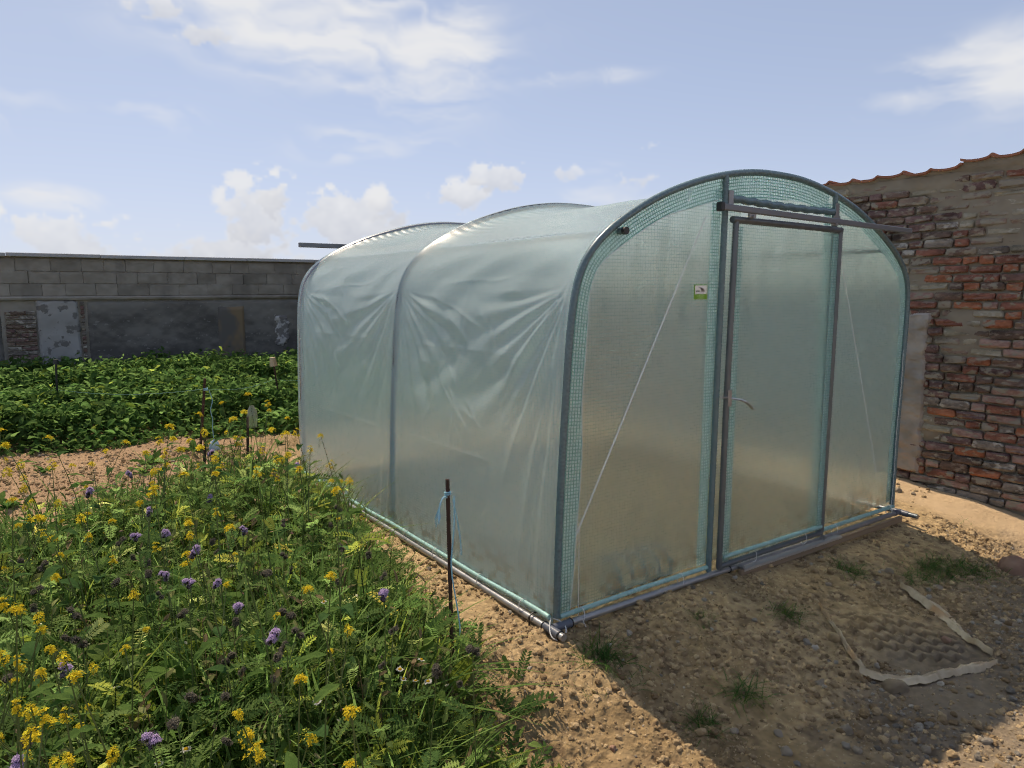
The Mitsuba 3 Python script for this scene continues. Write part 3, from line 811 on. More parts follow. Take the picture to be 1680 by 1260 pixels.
# sliding rail: a channel section
r0, r1 = np.array([.95, -.082, 1.838]), np.array([2.786, -.082, 1.806])
d_ = (r1-r0)/np.linalg.norm(r1-r0)
rail = chamfer_box((np.linalg.norm(r1-r0), .026, .029), .003)
Rm = np.eye(4)
Rm[:3, 0], Rm[:3, 1] = d_, [0, 1, 0]
Rm[:3, 2] = np.cross(d_, [0, 1, 0])
Rm[:3, 3] = (r0+r1)/2
put('polytunnel__sliding_rail', rail.apply_transform(Rm), 'rail_metal', label='grey rail sticking out past the hoop on the right')
put('polytunnel__rail_cap', chamfer_box((.026, .036, .042), .004).apply_translation(r0+[-.002, 0, 0]), 'black_plastic')
# the same rail of the rear end sticks out on the left
put('polytunnel__sliding_rail_001', chamfer_box((1.4, .030, .036), .003).apply_translation((.78, Dp+.08, 1.815)), 'rail_metal', label='rail end sticking out at the rear left')
# door leaf
DX0, DX1, DZ0, DZ1 = 1.072, 2.035, .035, 1.785
YD = -.052
tag('polytunnel__door', 'sliding door of film in a dark pipe frame')
put('polytunnel__door__stile', tube([(DX0-.003, YD, DZ0-.03), (DX0+.01, YD, .9), (DX0+.034, YD, DZ1)], .0155, 12), 'dark_pipe', smooth=40)
put('polytunnel__door__stile_001', tube([(DX1-.022, YD, DZ0-.03), (DX1-.005, YD, .9), (DX1+.006, YD, DZ1)], .0155, 12), 'dark_pipe', smooth=40)
put('polytunnel__door__top_rail', tube([(DX0+.005, YD, DZ1+.002), (1.6, YD, DZ1-.001), (DX1+.015, YD, DZ1-.006)], .017, 12), 'dark_pipe', smooth=40)
put('polytunnel__door__bottom_rail', tube([(DX0, YD, DZ0-.018), (1.6, YD, DZ0-.022), (DX1-.02, YD, DZ0-.028)], .015, 12), 'dark_pipe', smooth=40)
m, uv = end_panel(DX0+.012, DX1-.004, DZ0-.008, DZ1-.01, YD+.004, seed=6, amp=.004)
put('polytunnel__door__film', m, 'film_end', smooth=True, uv=uv)
for k, x0 in enumerate((DX0+.045, DX1-.055)):
    zz, w = np.linspace(DZ0, DZ1-.03, 60), np.linspace(-1, 1, 5)
    W_, Zq = np.meshgrid(w, zz, indexing='ij')
    X_ = x0+.028*W_+np.interp(Zq, [0, 1.8], [-.004, .012])
    put('polytunnel__door__film_fold'+(f'_{k:03d}' if k else ''), (np.stack([X_, np.full_like(X_, YD-.006)-.004*(1-W_**2), Zq], -1).reshape(-1, 3), grid_faces(5, 60)), 'film_double', smooth=True, uv=np.stack([X_, Zq], -1).reshape(-1, 2))
put('polytunnel__door__hem', tube([(DX0+.02, YD-.002, DZ0+.026), (1.6, YD-.002, DZ0+.018), (DX1-.02, YD-.002, DZ0+.012)], .012, 10), 'hem', smooth=40)
put('polytunnel__door__handle', cat(tube([(1.085, YD-.012, .905), (1.11, YD-.03, .90), (1.145, YD-.045, .893)], .005, 8), tube([(1.138, YD-.043, .895), (1.168, YD-.055, .882), (1.225, YD-.055, .84)], [.0065, .0075, .006], 8)), 'chrome', smooth=40, label='bent metal lever handle')
put('polytunnel__door__latch_plate', chamfer_box((.030, .006, .085), .002).apply_translation((1.083, YD-.019, .905)), 'galvanised')
put('polytunnel__door__bolt', tube([(1.02, YD-.012, .912), (1.09, YD-.014, .908)], .005, 8), 'chrome', smooth=40)
for k, x in enumerate((1.19, 1.93)):
    put('polytunnel__door__roller'+(f'_{k:03d}' if k else ''), cat(box((x, YD-.03, 1.808), (.05, .012, .018)), tube([(x, YD-.045, 1.803), (x, YD-.02, 1.803)], .009, 10)), 'galvanised')
# base pipes, hems, ties
put('polytunnel__base_pipe', tube([(-.028, -.115, -.020), (-.026, 1.6, -.012), (-.026, Dp+.1, -.012)], .0165, 14), 'galvanised', smooth=40, label='ground pipe along the long side')
put('polytunnel__base_pipe_001', tube([(-.02, -.034, -.012), (1.04, -.036, -.022), (2.0, -.04, -.042), (3.0, -.04, -.050)], .016, 14), 'galvanised', smooth=40, label='ground pipe under the door end')
put('polytunnel__base_pipe_002', tube([(2.985, -.16, -.055), (2.985, 1.6, -.03), (2.985, Dp+.1, -.03)], .016, 12), 'dark_pipe', smooth=40)
put('polytunnel__corner_fitting', cat(tube([(-.028, -.085, -.0195), (-.027, .015, -.019)], .0195, 14), tube([(-.02, -.034, -.0125), (.075, -.0345, -.0127)], .0192, 14)), 'grey_plastic', smooth=40)
put('polytunnel__corner_fitting_001', cat(tube([(2.985, -.10, -.0545), (2.985, -.0, -.053)], .0195, 14), tube([(2.91, -.04, -.0495), (2.99, -.04, -.0505)], .0192, 14)), 'grey_plastic', smooth=40)
hy = np.linspace(-.0, Dp, 80)
put('polytunnel__hem', tube(np.stack([-.016+.002*np.sin(hy*9), hy, .022+.003*np.sin(hy*5+1)], -1), .0115, 10), 'hem', smooth=40)
put('polytunnel__hem_001', tube([(.03, -.016, .02), (.55, -.016, .022), (1.03, -.016, .014)], .0115, 10), 'hem', smooth=40)
put('polytunnel__hem_002', tube([(2.07, -.018, -.002), (2.5, -.018, -.004), (2.94, -.018, -.010)], .0125, 10), 'hem', smooth=40)


def ring(c, r, axis_, rr=.0022, squash=1.0):
    t = np.linspace(0, 2*np.pi, 17)
    a = np.stack([np.cos(t)*r, 0*t, np.sin(t)*r*squash], -1) if axis_ == 'y' else np.stack([0*t, np.cos(t)*r, np.sin(t)*r*squash], -1)
    return tube(a+np.asarray(c), rr, 6, caps=False)


k = 0
for y in (.19, .55, 1.0, 1.35, 1.75, 2.2, 2.7):
    put('polytunnel__tie'+(f'_{k:03d}' if k else ''), ring((-.022, y, .006), .021, 'y', .0022, 1.75), 'cord', smooth=40)
    k += 1
for x in (.145, .80, 2.2, 2.86, 1.36, 1.83):
    yy = -.030 if x not in (1.36, 1.83) else -.052
    put(f'polytunnel__tie_{k:03d}', ring((x, yy, .002 if x < 1.2 else -.022 if x > 2.1 else .012), .021, 'x', .0022, 1.75), 'cord', smooth=40)
    k += 1
put(f'polytunnel__tie_{k:03d}', tube(bez((-.012, -.004, .02), (-.085, -.07, -.035), (-.03, -.085, -.041), 12), .0028, 6), 'cord', smooth=40)
put(f'polytunnel__tie_{k+1:03d}', tube(bez((0, -.006, .018), (.05, -.05, .0), (.02, -.07, -.03), 12), .0028, 6), 'cord', smooth=40)
put('polytunnel__ground_hook', tube([(-.05, .10, -.10), (-.052, .10, .0), (-.03, .10, .012), (-.004, .10, .006)], .0045, 8), 'black_plastic', smooth=40)
k = 0
for c, ax in (((-.028, -.09, -.0195), 'y'), ((-.027, .02, -.019), 'y'), ((.078, -.0345, -.0127), 'x'), ((1.17, -.036, -.025), 'x')):
    put('polytunnel__clamp_ring'+(f'_{k:03d}' if k else ''), ring(c, .0185, ax, .0035), 'black_plastic', smooth=40)
    k += 1
# hanging cord at the left corner and the one on the right leg
put('polytunnel__pull_cord', cat(tube([(.142, -.012, .42), (.140, -.014, .2), (.137, -.018, -.01)], .0017, 6), ring((.137, -.034, -.02), .018, 'x', .0022), tube(bez((.137, -.05, -.02), (.15, -.07, -.05), (.135, -.06, -.062), 8), .0022, 6)), 'cord', smooth=40)
cz_ = np.linspace(1.05, -.03, 30)
put('polytunnel__pull_cord_001', tube(np.stack([2.925+.006*np.sin(cz_*9)-.02*ss(.9, .0, cz_), np.full(30, -.022), cz_], -1), .0018, 6), 'cord', smooth=40)
# bracing straps behind the end film
for k, (a, b, n_) in enumerate((((.94, .012, 1.80), (.128, .012, .36), 0), ((2.10, .012, 1.75), (2.72, .012, .25), 1))):
    a, b = np.array(a), np.array(b)
    d2 = np.cross((b-a)/np.linalg.norm(b-a), [0, 1, 0])*(.0045 if k == 0 else .007)
    pts = np.linspace(a, b, 20)
    v = np.concatenate([pts-d2, pts+d2])
    v[:20, 1] -= .0105
    v[20:, 1] -= .0105
    put('polytunnel__brace_strap'+(f'_{k:03d}' if k else ''), trimesh.util.concatenate([tube(pts*[1, 0, 1]+[0, -.003, 0], .0035 if k == 0 else .003, 6)]), 'strap', smooth=40, label='pale diagonal brace seen in the end film')
# threshold: timber and angle iron
put('polytunnel__threshold_board', cat(chamfer_box((1.72, .022, .040), .003).apply_transform(trimesh.transformations.rotation_matrix(.018, [0, 1, 0])).apply_translation((2.07, -.078, -.064))), 'timber', label='weathered board under the door end')
put('polytunnel__angle_iron', cat(box((0, 0, 0), (.95, .036, .004)), box((0, -.0195, -.005), (.95, .003, .014))).apply_transform(trimesh.transformations.rotation_matrix(.0165, [0, 1, 0])).apply_translation((1.71, -.070, -.034)), 'zinc')
for k, x in enumerate((1.235, 2.02)):
    put('polytunnel__bolt'+(f'_{k:03d}' if k else ''), tube([(x, -.07, -.035), (x, -.07, -.008)], .008, 8).union(tube([(x, -.085, -.012), (x, -.05, -.012)], .009, 8)) if False else cat(tube([(x, -.07, -.04), (x, -.07, -.006)], .006, 8), tube([(x-.004, -.088, -.014), (x-.004, -.052, -.014)], .009, 6)), 'galvanised')
# ticket on the film
tag('polytunnel__sticker', 'small white and green maker sticker')
sx0, sx1, sz0, sz1 = .866, .962, 1.400, 1.472
YS = -.006
put('polytunnel__sticker__backing', box(((sx0+sx1)/2, YS, (sz0+sz1)/2), (sx1-sx0, .0012, sz1-sz0)), 'sticker_green')
put('polytunnel__sticker__panel', box(((sx0+sx1)/2, YS-.0016, 1.4465), (.086, .0010, .042)), 'sticker_white')
arcs = []
for q in range(4):
    cx = .900+q*.008
    t = np.linspace(np.pi*.5, 0, 9)
    o = np.stack([cx-.006+.026*np.cos(t)*(1-.05*q), np.full(9, YS-.0027), 1.4365+(.024-.002*q)*np.sin(t)], -1)
    i_ = np.stack([cx-.006+.0215*np.cos(t)*(1-.05*q), np.full(9, YS-.0027), 1.4365+(.0225-.002*q)*np.sin(t)], -1)
    arcs.append(trimesh.Trimesh(np.vstack([o, i_]), np.array([[a_, a_+1, a_+10] for a_ in range(8)]+[[a_, a_+10, a_+9] for a_ in range(8)]), process=False))
arcs += [box((.878+.0075*q, YS-.0025, 1.4405), (.004, .0006, .007)) for q in range(4)]+[box((.892, YS-.0025, 1.4367), (.033, .0006, .0012))]
put('polytunnel__sticker__emblem', cat(*arcs), 'sticker_ink')
put('polytunnel__sticker__small_print', cat(*[box((.885+.008*q, YS-.0025, 1.4305), (.005, .0006, .004)) for q in range(7)]), 'sticker_grey')
put('polytunnel__sticker__print_lines', cat(*[box((.914, YS-.0012, z), (w, .0008, .0022)) for z, w in ((1.4215, .034), (1.4165, .058), (1.411, .04), (1.4055, .042))]), 'sticker_lime')

# hose coil on the ground inside
t = np.linspace(0, 2*np.pi*5, 150)
put('hose_coil', tube(np.stack([.42+t/(2*np.pi*5)*.42, .125+.085*np.cos(t)+.01*np.sin(t*.2), .06+.085*np.sin(t)], -1), .0075, 8), 'hose', smooth=40, label='loose coil of grey hose lying on the soil inside the tunnel', category='hose')

# ------------------------------------------------------------------ things on the soil
# half buried sheet
tag('buried_sheet', 'cream plastic sheet half buried in the soil with rust-stained folded edges', 'tarpaulin')


def strip(path, widths, seed, lift=.012):
    path = np.array(path)
    t = np.linspace(0, 1, len(path))
    tt = np.linspace(0, 1, 90)
    P_ = np.stack([PchipInterpolator(t, path[:, k])(tt) for k in (0, 1)], -1)
    w = PchipInterpolator(t, widths)(tt)
    d = np.gradient(P_, axis=0)
    d /= np.linalg.norm(d, axis=1, keepdims=True)
    nrm = np.stack([-d[:, 1], d[:, 0]], -1)
    a = np.linspace(-1, 1, 13)
    r = np.random.default_rng(seed)
    xy = P_[:, None]+nrm[:, None]*(w[:, None]*a[None])[..., None]
    q = np.stack([xy[..., 0]*16, xy[..., 1]*16, 0*xy[..., 0]], -1)
    xy = xy+.012*(np.stack([meshkit.fbm(q+3, 3, seed), meshkit.fbm(q+9, 3, seed+1)], -1)-.5)*2
    z = zbase(xy[..., 0], xy[..., 1])+.02*(meshkit.fbm(np.stack([xy[..., 0], xy[..., 1], 0*xy[..., 0]], -1)*1.7, 3, 2)-.5)
    fold = np.abs(np.sin(a*2.6+seed))[None]*(.4+meshkit.fbm(q*.35, 2, seed+3))
    z = z+lift*(.5+1.5*fold)+.030*(meshkit.fbm(q*1.2, 4, seed+2)-.5)-.014*(np.abs(a)[None]**6)
    v = np.stack([xy[..., 0], xy[..., 1], z], -1).reshape(-1, 3)
    f = grid_faces(90, 13)
    n_ = len(v)
    return np.vstack([v, v-[0, 0, .0015]]), np.vstack([f[:, ::-1], f+n_])


put('buried_sheet__edge', strip([(1.335, -.455), (1.20, -.62), (1.085, -.775), (1.03, -.86)], [.004, .009, .015, .009], 1), 'tarp', smooth=60)
put('buried_sheet__edge_001', strip([(1.02, -.845), (1.045, -.935), (1.15, -1.025), (1.28, -1.06), (1.45, -1.10), (1.60, -1.15)], [.012, .030, .026, .022, .024, .010], 2), 'tarp', smooth=60)
put('buried_sheet__edge_002', strip([(2.02, -.52), (1.95, -.66), (1.90, -.79), (1.80, -.91), (1.72, -1.0), (1.655, -1.12)], [.008, .036, .046, .026, .022, .008], 5, .02), 'tarp', smooth=60)


def rock(seed, sub=2, rough=.28, flat=.7):
    m = trimesh.creation.icosphere(subdivisions=sub)
    v = np.array(m.vertices)
    r = np.random.default_rng(seed)
    for _ in range(7):
        n_ = r.normal(size=3)
        n_ /= np.linalg.norm(n_)
        dd = v @ n_
        lim = r.uniform(.55, .85)
        v = v-np.maximum(dd-lim, 0)[:, None]*n_*.9
    v *= 1+rough*(meshkit.fbm(v*1.7+seed, 3, seed)-.5)[:, None]
    return v*[1, .85, flat], np.array(m.faces)


RK = [rock(300+k) for k in range(8)]
RKd = [mikit.ply(r, None, 35) for r in RK]
STONES = [(2.95, -.74, .105, 'rust_stone', 'large angular brown stone at the edge of the tunnel shadow near the wall'), (2.11, -.42, .030, 'grey_rock', None), (2.22, -.63, .028, 'grey_rock', None), (1.02, -.99, .055, 'soil', None),
          (1.17, -.70, .03, 'soil', None), (1.12, -.66, .036, 'soil', None), (1.20, -.66, .026, 'soil', None), (.80, -.80, .035, 'grey_rock', 'pale flat stone beside the folded corner of the sheet'), (1.72, -1.22, .018, 'grey_rock', None),
          (.60, -1.02, .030, 'grey_rock', None), (.53, -1.10, .020, 'grey_rock', None), (.72, -1.25, .024, 'grey_rock', None), (.93, -1.34, .022, 'grey_rock', None), (.32, -.95, .026, 'grey_rock', None), (.38, -.88, .02, 'grey_rock', None),
          (.25, -.78, .018, 'grey_rock', None), (1.28, -1.28, .018, 'grey_rock', None), (2.0, -1.0, .016, 'grey_rock', None), (.70, -1.12, .012, 'grey_rock', None), (1.62, -.93, .026, 'rust_stone', 'dark lump of earth lying on the tread-marked patch'),
          (.48, -.52, .022, 'soil', None), (3.60, .27, .035, 'grey_rock', 'pale stone at the foot of the brick wall'), (3.66, .18, .022, 'grey_rock', None), (.12, -1.04, .03, 'soil', None), (.07, -1.10, .024, 'soil', None), (-.22, -.62, .018, 'rust_stone', None),
          (-.95, 3.6, .05, 'soil', 'brown clod on the bare tilled strip before the crop'), (1.6, -.35, .018, 'grey_rock', None), (2.6, -.28, .02, 'grey_rock', None)]
STR = ranks([(q[0], q[1], 0) for q in STONES], lambda q: next(w[3] for w in STONES if w[0] == q[0] and w[1] == q[1]))
for i, (x, y, r, mat, lab) in enumerate(STONES):
    key = num('stone')
    scene[key] = {**RKd[i % 8], 'bsdf': {'type': 'ref', 'id': mat}, 'to_world': T().translate([x, y, float(zground(np.array([x]), np.array([y]))[0])+r*.18]).rotate([0, 0, 1], random.uniform(0, 360)).scale(r)}
    tag(key, lab or (f'small grey stone on the trodden soil, {STR[i]} of the small stones' if mat == 'grey_rock' else f'small brown clod on the loose soil, {STR[i]} of the clods'), 'stone', None if lab else ('stones on the soil' if mat == 'grey_rock' else 'clods on the soil'))

# loose crumbs of soil: nobody could count them
LR = []
for k in range(6):
    m = trimesh.creation.icosphere(subdivisions=1 if k < 3 else 0)
    v = np.array(m.vertices)*(1+.55*(np.random.default_rng(400+k).random((len(m.vertices), 1))-.5))*[1, .9, .7]
    LR.append((v, np.array(m.faces)))


def crumbs(n, x0, x1, y0, y1, size, ok, seed):
    r = np.random.default_rng(seed)
    x, y = r.uniform(x0, x1, n), r.uniform(y0, y1, n)
    dens = meshkit.fbm(np.stack([x*2.6, y*2.6, 0*x], -1)+2, 3, 12)
    k = ok(x, y) & (r.random(n) < .25+1.6*ss(.36, .64, dens))
    x, y = x[k], y[k]
    sc = size*np.exp(r.normal(0, .68, len(x)))
    sc = np.minimum(sc, .018)
    return x, y, sc


def crumb_tone(n, x, y):
    t = rng.random((n, 1))
    c = np.array([.15, .102, .055])*(1-t)+np.array([.40, .295, .168])*t
    grey = (rng.random((n, 1)) < np.where((y < -.9) & (x > .2), .28, .05)[:, None])
    return np.where(grey, np.array([.12, .105, .085])*(1-t)+np.array([.34, .30, .24])*t, c)


s_im = lambda x, y: np.hypot(((x-1.5)*.815-(y+.83)*.58)/.38, ((x-1.5)*.58+(y+.83)*.815)/.33)
okf = lambda x, y: (s_im(x, y) > .85) & ~((x > 0) & (x < 2.97) & (y > -.02)) & ~((x > 3.35) & (y > -1.2)) & (x > -.75)
okl = lambda x, y: (x < -.02)
sets = [crumbs(9000, .0, 3.6, -1.6, -.03, .0040, okf, 9), crumbs(260, .0, 3.2, -1.6, -.03, .009, okf, 10), crumbs(26000, -.9, 3.9, -1.75, .1, .0034, okf, 1), crumbs(3500, -.45, -.03, 0, 2.8, .0038, okl, 2), crumbs(20000, -3.0, .3, 2.2, 5.4, .0046, okl, 3), crumbs(1500, .1, 2.9, .05, 3.1, .008, lambda x, y: x > 0, 4), crumbs(1200, 3.0, 3.9, .1, 3.0, .006, lambda x, y: x > 3, 6)]
parts = []
for x, y, sc in sets:
    zc = zground(x, y)+sc*.25
    pick = rng.integers(0, 3, len(x))+np.where(sc > .009, 0, 3)
    for k in range(6):
        s_ = pick == k
        if s_.any():
            n_ = int(s_.sum())
            parts.append(scatter(LR[k][0], LR[k][1], np.stack([x[s_], y[s_], zc[s_]], -1), rot_frames(rng.uniform(0, 6.28, n_), rng.uniform(-.5, .5, n_), rng.uniform(-.5, .5, n_)), sc[s_], crumb_tone(n_, x[s_], y[s_])))
V, F_, C_ = join(parts)
put('soil_crumbs', (V, F_), 'crumb', smooth=False, color=C_, kind='stuff', label='loose soil crumbs and grit strewn over the ground', category='soil')

# ------------------------------------------------------------------ plants: leaf templates (local x = along the leaf, z = up)


def feather_leaf(bend, pairs=9, seed=0):
    """A fern-like leaf of unit length."""
    r = np.random.default_rng(seed)
    V_, F_ = [], []

    def tri(*p):
        b = len(V_)
        V_.extend(p)
        F_.append([b, b+1, b+2])
    at = lambda t: np.array([t, 0, .25*t-bend*t*t])
    for k in range(4):
        a, b = at(k/4), at((k+1)/4)
        w = np.array([0, .010*(1-k*.2), 0])
        tri(a-w, b-w*.7, b+w*.7)
        tri(a-w, b+w*.7, a+w)
    for k in range(pairs):
        t = .16+.84*k/(pairs-1)
        L = .30*np.sin(np.pi*min(1, .22+.78*(1-t)))**.8*(1-.15*r.random())+.03
        for sgn in (-1, 1):
            o = at(t)
            d = np.array([.55, sgn*.83, .10+.1*r.normal()])
            d /= np.linalg.norm(d)
            n_ = np.array([-d[1]*1.0, d[0], 0])*.045
            mid = o+d*L*.5
            tri(o, mid-n_, o+d*L)
            tri(o, o+d*L, mid+n_)
            for q in (.4, .72):
                b0 = o+d*L*q
                for s2 in (-1, 1):
                    e_ = d*.5+np.array([-d[1], d[0], 0])*s2*.85
                    e_ = e_/np.linalg.norm(e_)*L*.42*(1.15-q)
                    tri(b0-d*L*.07, b0+e_+[0, 0, .01*r.normal()], b0+d*L*.09)
    return np.array(V_), np.array(F_)


def blade_leaf(segs=5, width=.03, droop=.5):
    t = np.linspace(0, 1, segs+1)
    w = width*(1-t)**.7*(.6+.8*np.minimum(t*3, 1)*.5)
    c = np.stack([t, 0*t, t*.0-droop*t**2.2], -1)
    v = np.concatenate([c-np.stack([0*t, w, -w*.3], -1), c+np.stack([0*t, w, w*.3], -1)])
    n_ = segs+1
    f = []
    for k in range(segs):
        f += [[k, k+1, n_+k+1], [k, n_+k+1, n_+k]]
    return v, np.array(f)


def broad_leaf(lobes=0, width=.30, cup=.25, bend=.35, n_=9, seed=0):
    """A leaf blade of unit length, folded along its midrib, with a wavy or lobed edge."""
    r = np.random.default_rng(seed)
    t = np.linspace(0, 1, n_)
    w = width*np.sin(np.pi*np.clip(t*.93+.05, 0, 1))**.75*(1-.35*t)
    if lobes:
        w = w*(1-.38*(np.arange(n_) % 2)*(t < .8))
    mid = np.stack([t, 0*t, .12*t-bend*t*t], -1)
    wav = .03*np.sin(np.arange(n_)*2.1+seed)
    l = mid+np.stack([.03*(np.arange(n_) % 2), w, cup*w+wav], -1)
    rr = mid+np.stack([.03*(np.arange(n_) % 2), -w, cup*w-wav], -1)
    v = np.vstack([mid, l, rr])
    f = []
    for k in range(n_-1):
        f += [[k, k+1, n_+k+1], [k, n_+k+1, n_+k], [k, 2*n_+k+1, k+1], [k, 2*n_+k, 2*n_+k+1]]
    return v, np.array(f)


FEATH = [feather_leaf(b, 9, k) for k, b in enumerate((.35, .6, .15, .9))]
BLADE = [blade_leaf(5, .022, d) for d in (.15, .45, .9)]
BLADE_W = [blade_leaf(4, .022, d) for d in (.5, .9, 1.4)]
BROAD = [broad_leaf(0, .24, .3, .3, 7, 1), broad_leaf(1, .27, .2, .5, 9, 2), broad_leaf(0, .33, .35, .6, 7, 3)]
SMALL = [broad_leaf(0, .30, .3, .4, 4, 4), broad_leaf(0, .22, .2, .2, 4, 5)]


def greens(n, a, b, r, jit=.25, yellow=.12):
    t = r.random((n, 1))
    c = np.array(a)*(1-t)+np.array(b)*t
    c = c*np.exp(r.normal(0, jit, (n, 1)))
    y = (r.random((n, 1)) < yellow)
    # reflected and transmitted share together
    return np.array([1.28, 1.34, 1.3])*np.where(y, c*np.array([1.9, 1.45, .9]), c)


def medge(y):
    return np.interp(y, [-1.7, -.8, -.4, 0, .6, 1.3, 2.4], [-.92, -.66, -.54, -.47, -.46, -.31, -.25])


def mheight(x, y):
    e = medge(y)-x
    h = .20+.20*ss(0, .45, e)+.10*(meshkit.fbm(np.stack([x*1.8, y*1.8, 0*x], -1), 3, 111)-.5)*2
    return .84*h*(1-.25*ss(-.2, -1.2, y))*(1+.34*ss(.8, 1.8, y)*ss(-1.4, -.6, x))


def in_meadow(x, y, m=0.0, wav=.10):
    w = wav*(meshkit.fbm(np.stack([x*3, y*3, 0*x], -1), 3, 112)-.5)*2
    far = np.interp(x, [-3, -1.6, -1.0, -.5, 0], [2.0, 2.05, 2.25, 2.55, 2.6])
    d_eye = np.hypot(x-EYE[0], y-EYE[1])
    return (x < medge(y)+w-m) & (y < far+w*2-m) & (y > -1.75) & (x > -3.3) & (d_eye > .75)


def spots(n, r, m=0.0, x0=-3.3, x1=-.1, y0=-1.75, y1=2.8):
    x, y = r.uniform(x0, x1, n), r.uniform(y0, y1, n)
    k = in_meadow(x, y, m)
    return x[k], y[k]


r = np.random.default_rng(21)
parts, stems = [], []
px_, py_ = spots(1500, r)
ht = np.maximum(mheight(px_, py_), .10)*np.exp(r.normal(0, .16, len(px_)))
gz = zbase(px_, py_)
allp, allR, alls, allc = [], [], [], []
for x, y, h, z in zip(px_, py_, ht, gz):
    n_ = int(5+h*17)
    t = np.sort(r.uniform(.12, 1, n_))
    az = np.arange(n_)*2.4+r.uniform(0, 6)
    lx, ly = r.normal(0, .10, 2)
    allp.append(np.stack([x+lx*t*h*2, y+ly*t*h*2, z+h*t], -1))
    allR.append(np.stack([az, .75*t-.25+r.normal(0, .25, n_), r.normal(0, .5, n_)], -1))
    alls.append((.105+.05*r.random(n_))*(1.05-.45*t)*min(1.15, .6+h*1.4))
    stems.append((x, y, z, h, lx, ly))
    pale = 1+(r.random((n_, 1)) < .07)*np.array([[1.6, .9, 1.2]])
    base = pale*greens(1, (.092, .155, .042), (.165, .225, .075), r, .22, .12)
    allc.append(base*np.exp(r.normal(0, .13, (n_, 1)))*(.95+.3*t[:, None]))
allp, allR, alls, allc = map(np.concatenate, (allp, allR, alls, allc))
which = r.integers(0, 4, len(allp))
for k in range(4):
    s_ = which == k
    parts.append(scatter(*FEATH[k], allp[s_], rot_frames(*allR[s_].T), alls[s_], allc[s_]))
SV = trimesh.creation.cylinder(1, 1, sections=4)
for x, y, z, h, lx, ly in stems:
    tb = tube([(x, y, z-.02), (x+lx*h, y+ly*h, z+h*.5), (x+lx*h*2, y+ly*h*2, z+h)], [.0035, .003, .0012], 4, False)
    parts.append((np.array(tb.vertices), np.array(tb.faces), np.tile([[.10, .125, .045]], (len(tb.vertices), 1))))
V, F_, C_ = join(parts)
put('feathery_greenery', (V, F_), 'leaf', color=C_, kind='stuff', label='dense mass of feathery cut leaves filling the flowering strip', category='foliage')
print('feathery tris', len(F_))

# grass and small broad leaves between them
parts = []
x, y = spots(24000, r)
tuft = meshkit.fbm(np.stack([x*3.1, y*3.1, 0*x], -1), 3, 120)
k = r.random(len(x)) < .15+1.5*ss(.42, .62, tuft)
x, y = x[k], y[k]
n_ = len(x)
Lg = np.maximum(mheight(x, y), .12)*r.uniform(.55, 1.25, n_)*1.2
pos = np.stack([x, y, zbase(x, y)-.01], -1)
R_ = rot_frames(r.uniform(0, 6.28, n_), r.uniform(1.0, 1.57, n_), r.normal(0, .4, n_))
cg = greens(n_, (.092, .160, .040), (.16, .235, .07), r, .22, .10)
w_ = r.integers(0, 3, n_)
for q in range(3):
    s_ = w_ == q
    parts.append(scatter(*BLADE[q], pos[s_], R_[s_], Lg[s_], cg[s_]))
V, F_, C_ = join(parts)
put('meadow_grass', (V, F_), 'leaf', color=C_, kind='stuff', label='long green grass blades among the flowering strip', category='grass')
parts = []
x, y = spots(13000, r)
n_ = len(x)
h = np.maximum(mheight(x, y), .1)*r.uniform(.1, 1.0, n_)
pos = np.stack([x, y, zbase(x, y)+h], -1)
R_ = rot_frames(r.uniform(0, 6.28, n_), r.uniform(-.5, .7, n_), r.normal(0, .5, n_))
cg = greens(n_, (.095, .155, .04), (.185, .245, .078), r, .26, .12)
w_ = r.integers(0, 2, n_)
for q in range(2):
    s_ = w_ == q
    parts.append(scatter(*SMALL[q], pos[s_], R_[s_], r.uniform(.025, .06, n_)[s_], cg[s_]))
x, y = spots(900, r, .05)
n_ = len(x)
pos = np.stack([x, y, zbase(x, y)+np.maximum(mheight(x, y), .1)*r.uniform(.2, .85, n_)], -1)
R_ = rot_frames(r.uniform(0, 6.28, n_), r.uniform(-.1, 1.0, n_), r.normal(0, .4, n_))
cg = greens(n_, (.085, .145, .036), (.16, .22, .06), r, .2, .15)
w_ = r.integers(0, 3, n_)
for q in range(3):
    s_ = w_ == q
    parts.append(scatter(*BROAD[q], pos[s_], R_[s_], r.uniform(.08, .15, n_)[s_], cg[s_]))
# tiny pale blossoms and dried bits
x, y = spots(900, r)
n_ = len(x)
pos = np.stack([x, y, zbase(x, y)+np.maximum(mheight(x, y), .1)*r.uniform(.65, 1.12, n_)], -1)
cols = np.array([(.62, .60, .45), (.55, .45, .16), (.34, .24, .17), (.45, .22, .26), (.30, .28, .16)])[r.choice(5, n_, p=[.3, .2, .25, .1, .15])]
parts.append(scatter(*SMALL[0], pos, rot_frames(r.uniform(0, 6.28, n_), r.uniform(-1, 1, n_), r.normal(0, 1, n_)), r.uniform(.012, .026, n_), cols))
V, F_, C_ = join(parts)
put('meadow_weeds', (V, F_), 'leaf', color=C_, kind='stuff', label='small broad leaves and tiny pale blossoms low in the flowering strip', category='weeds')


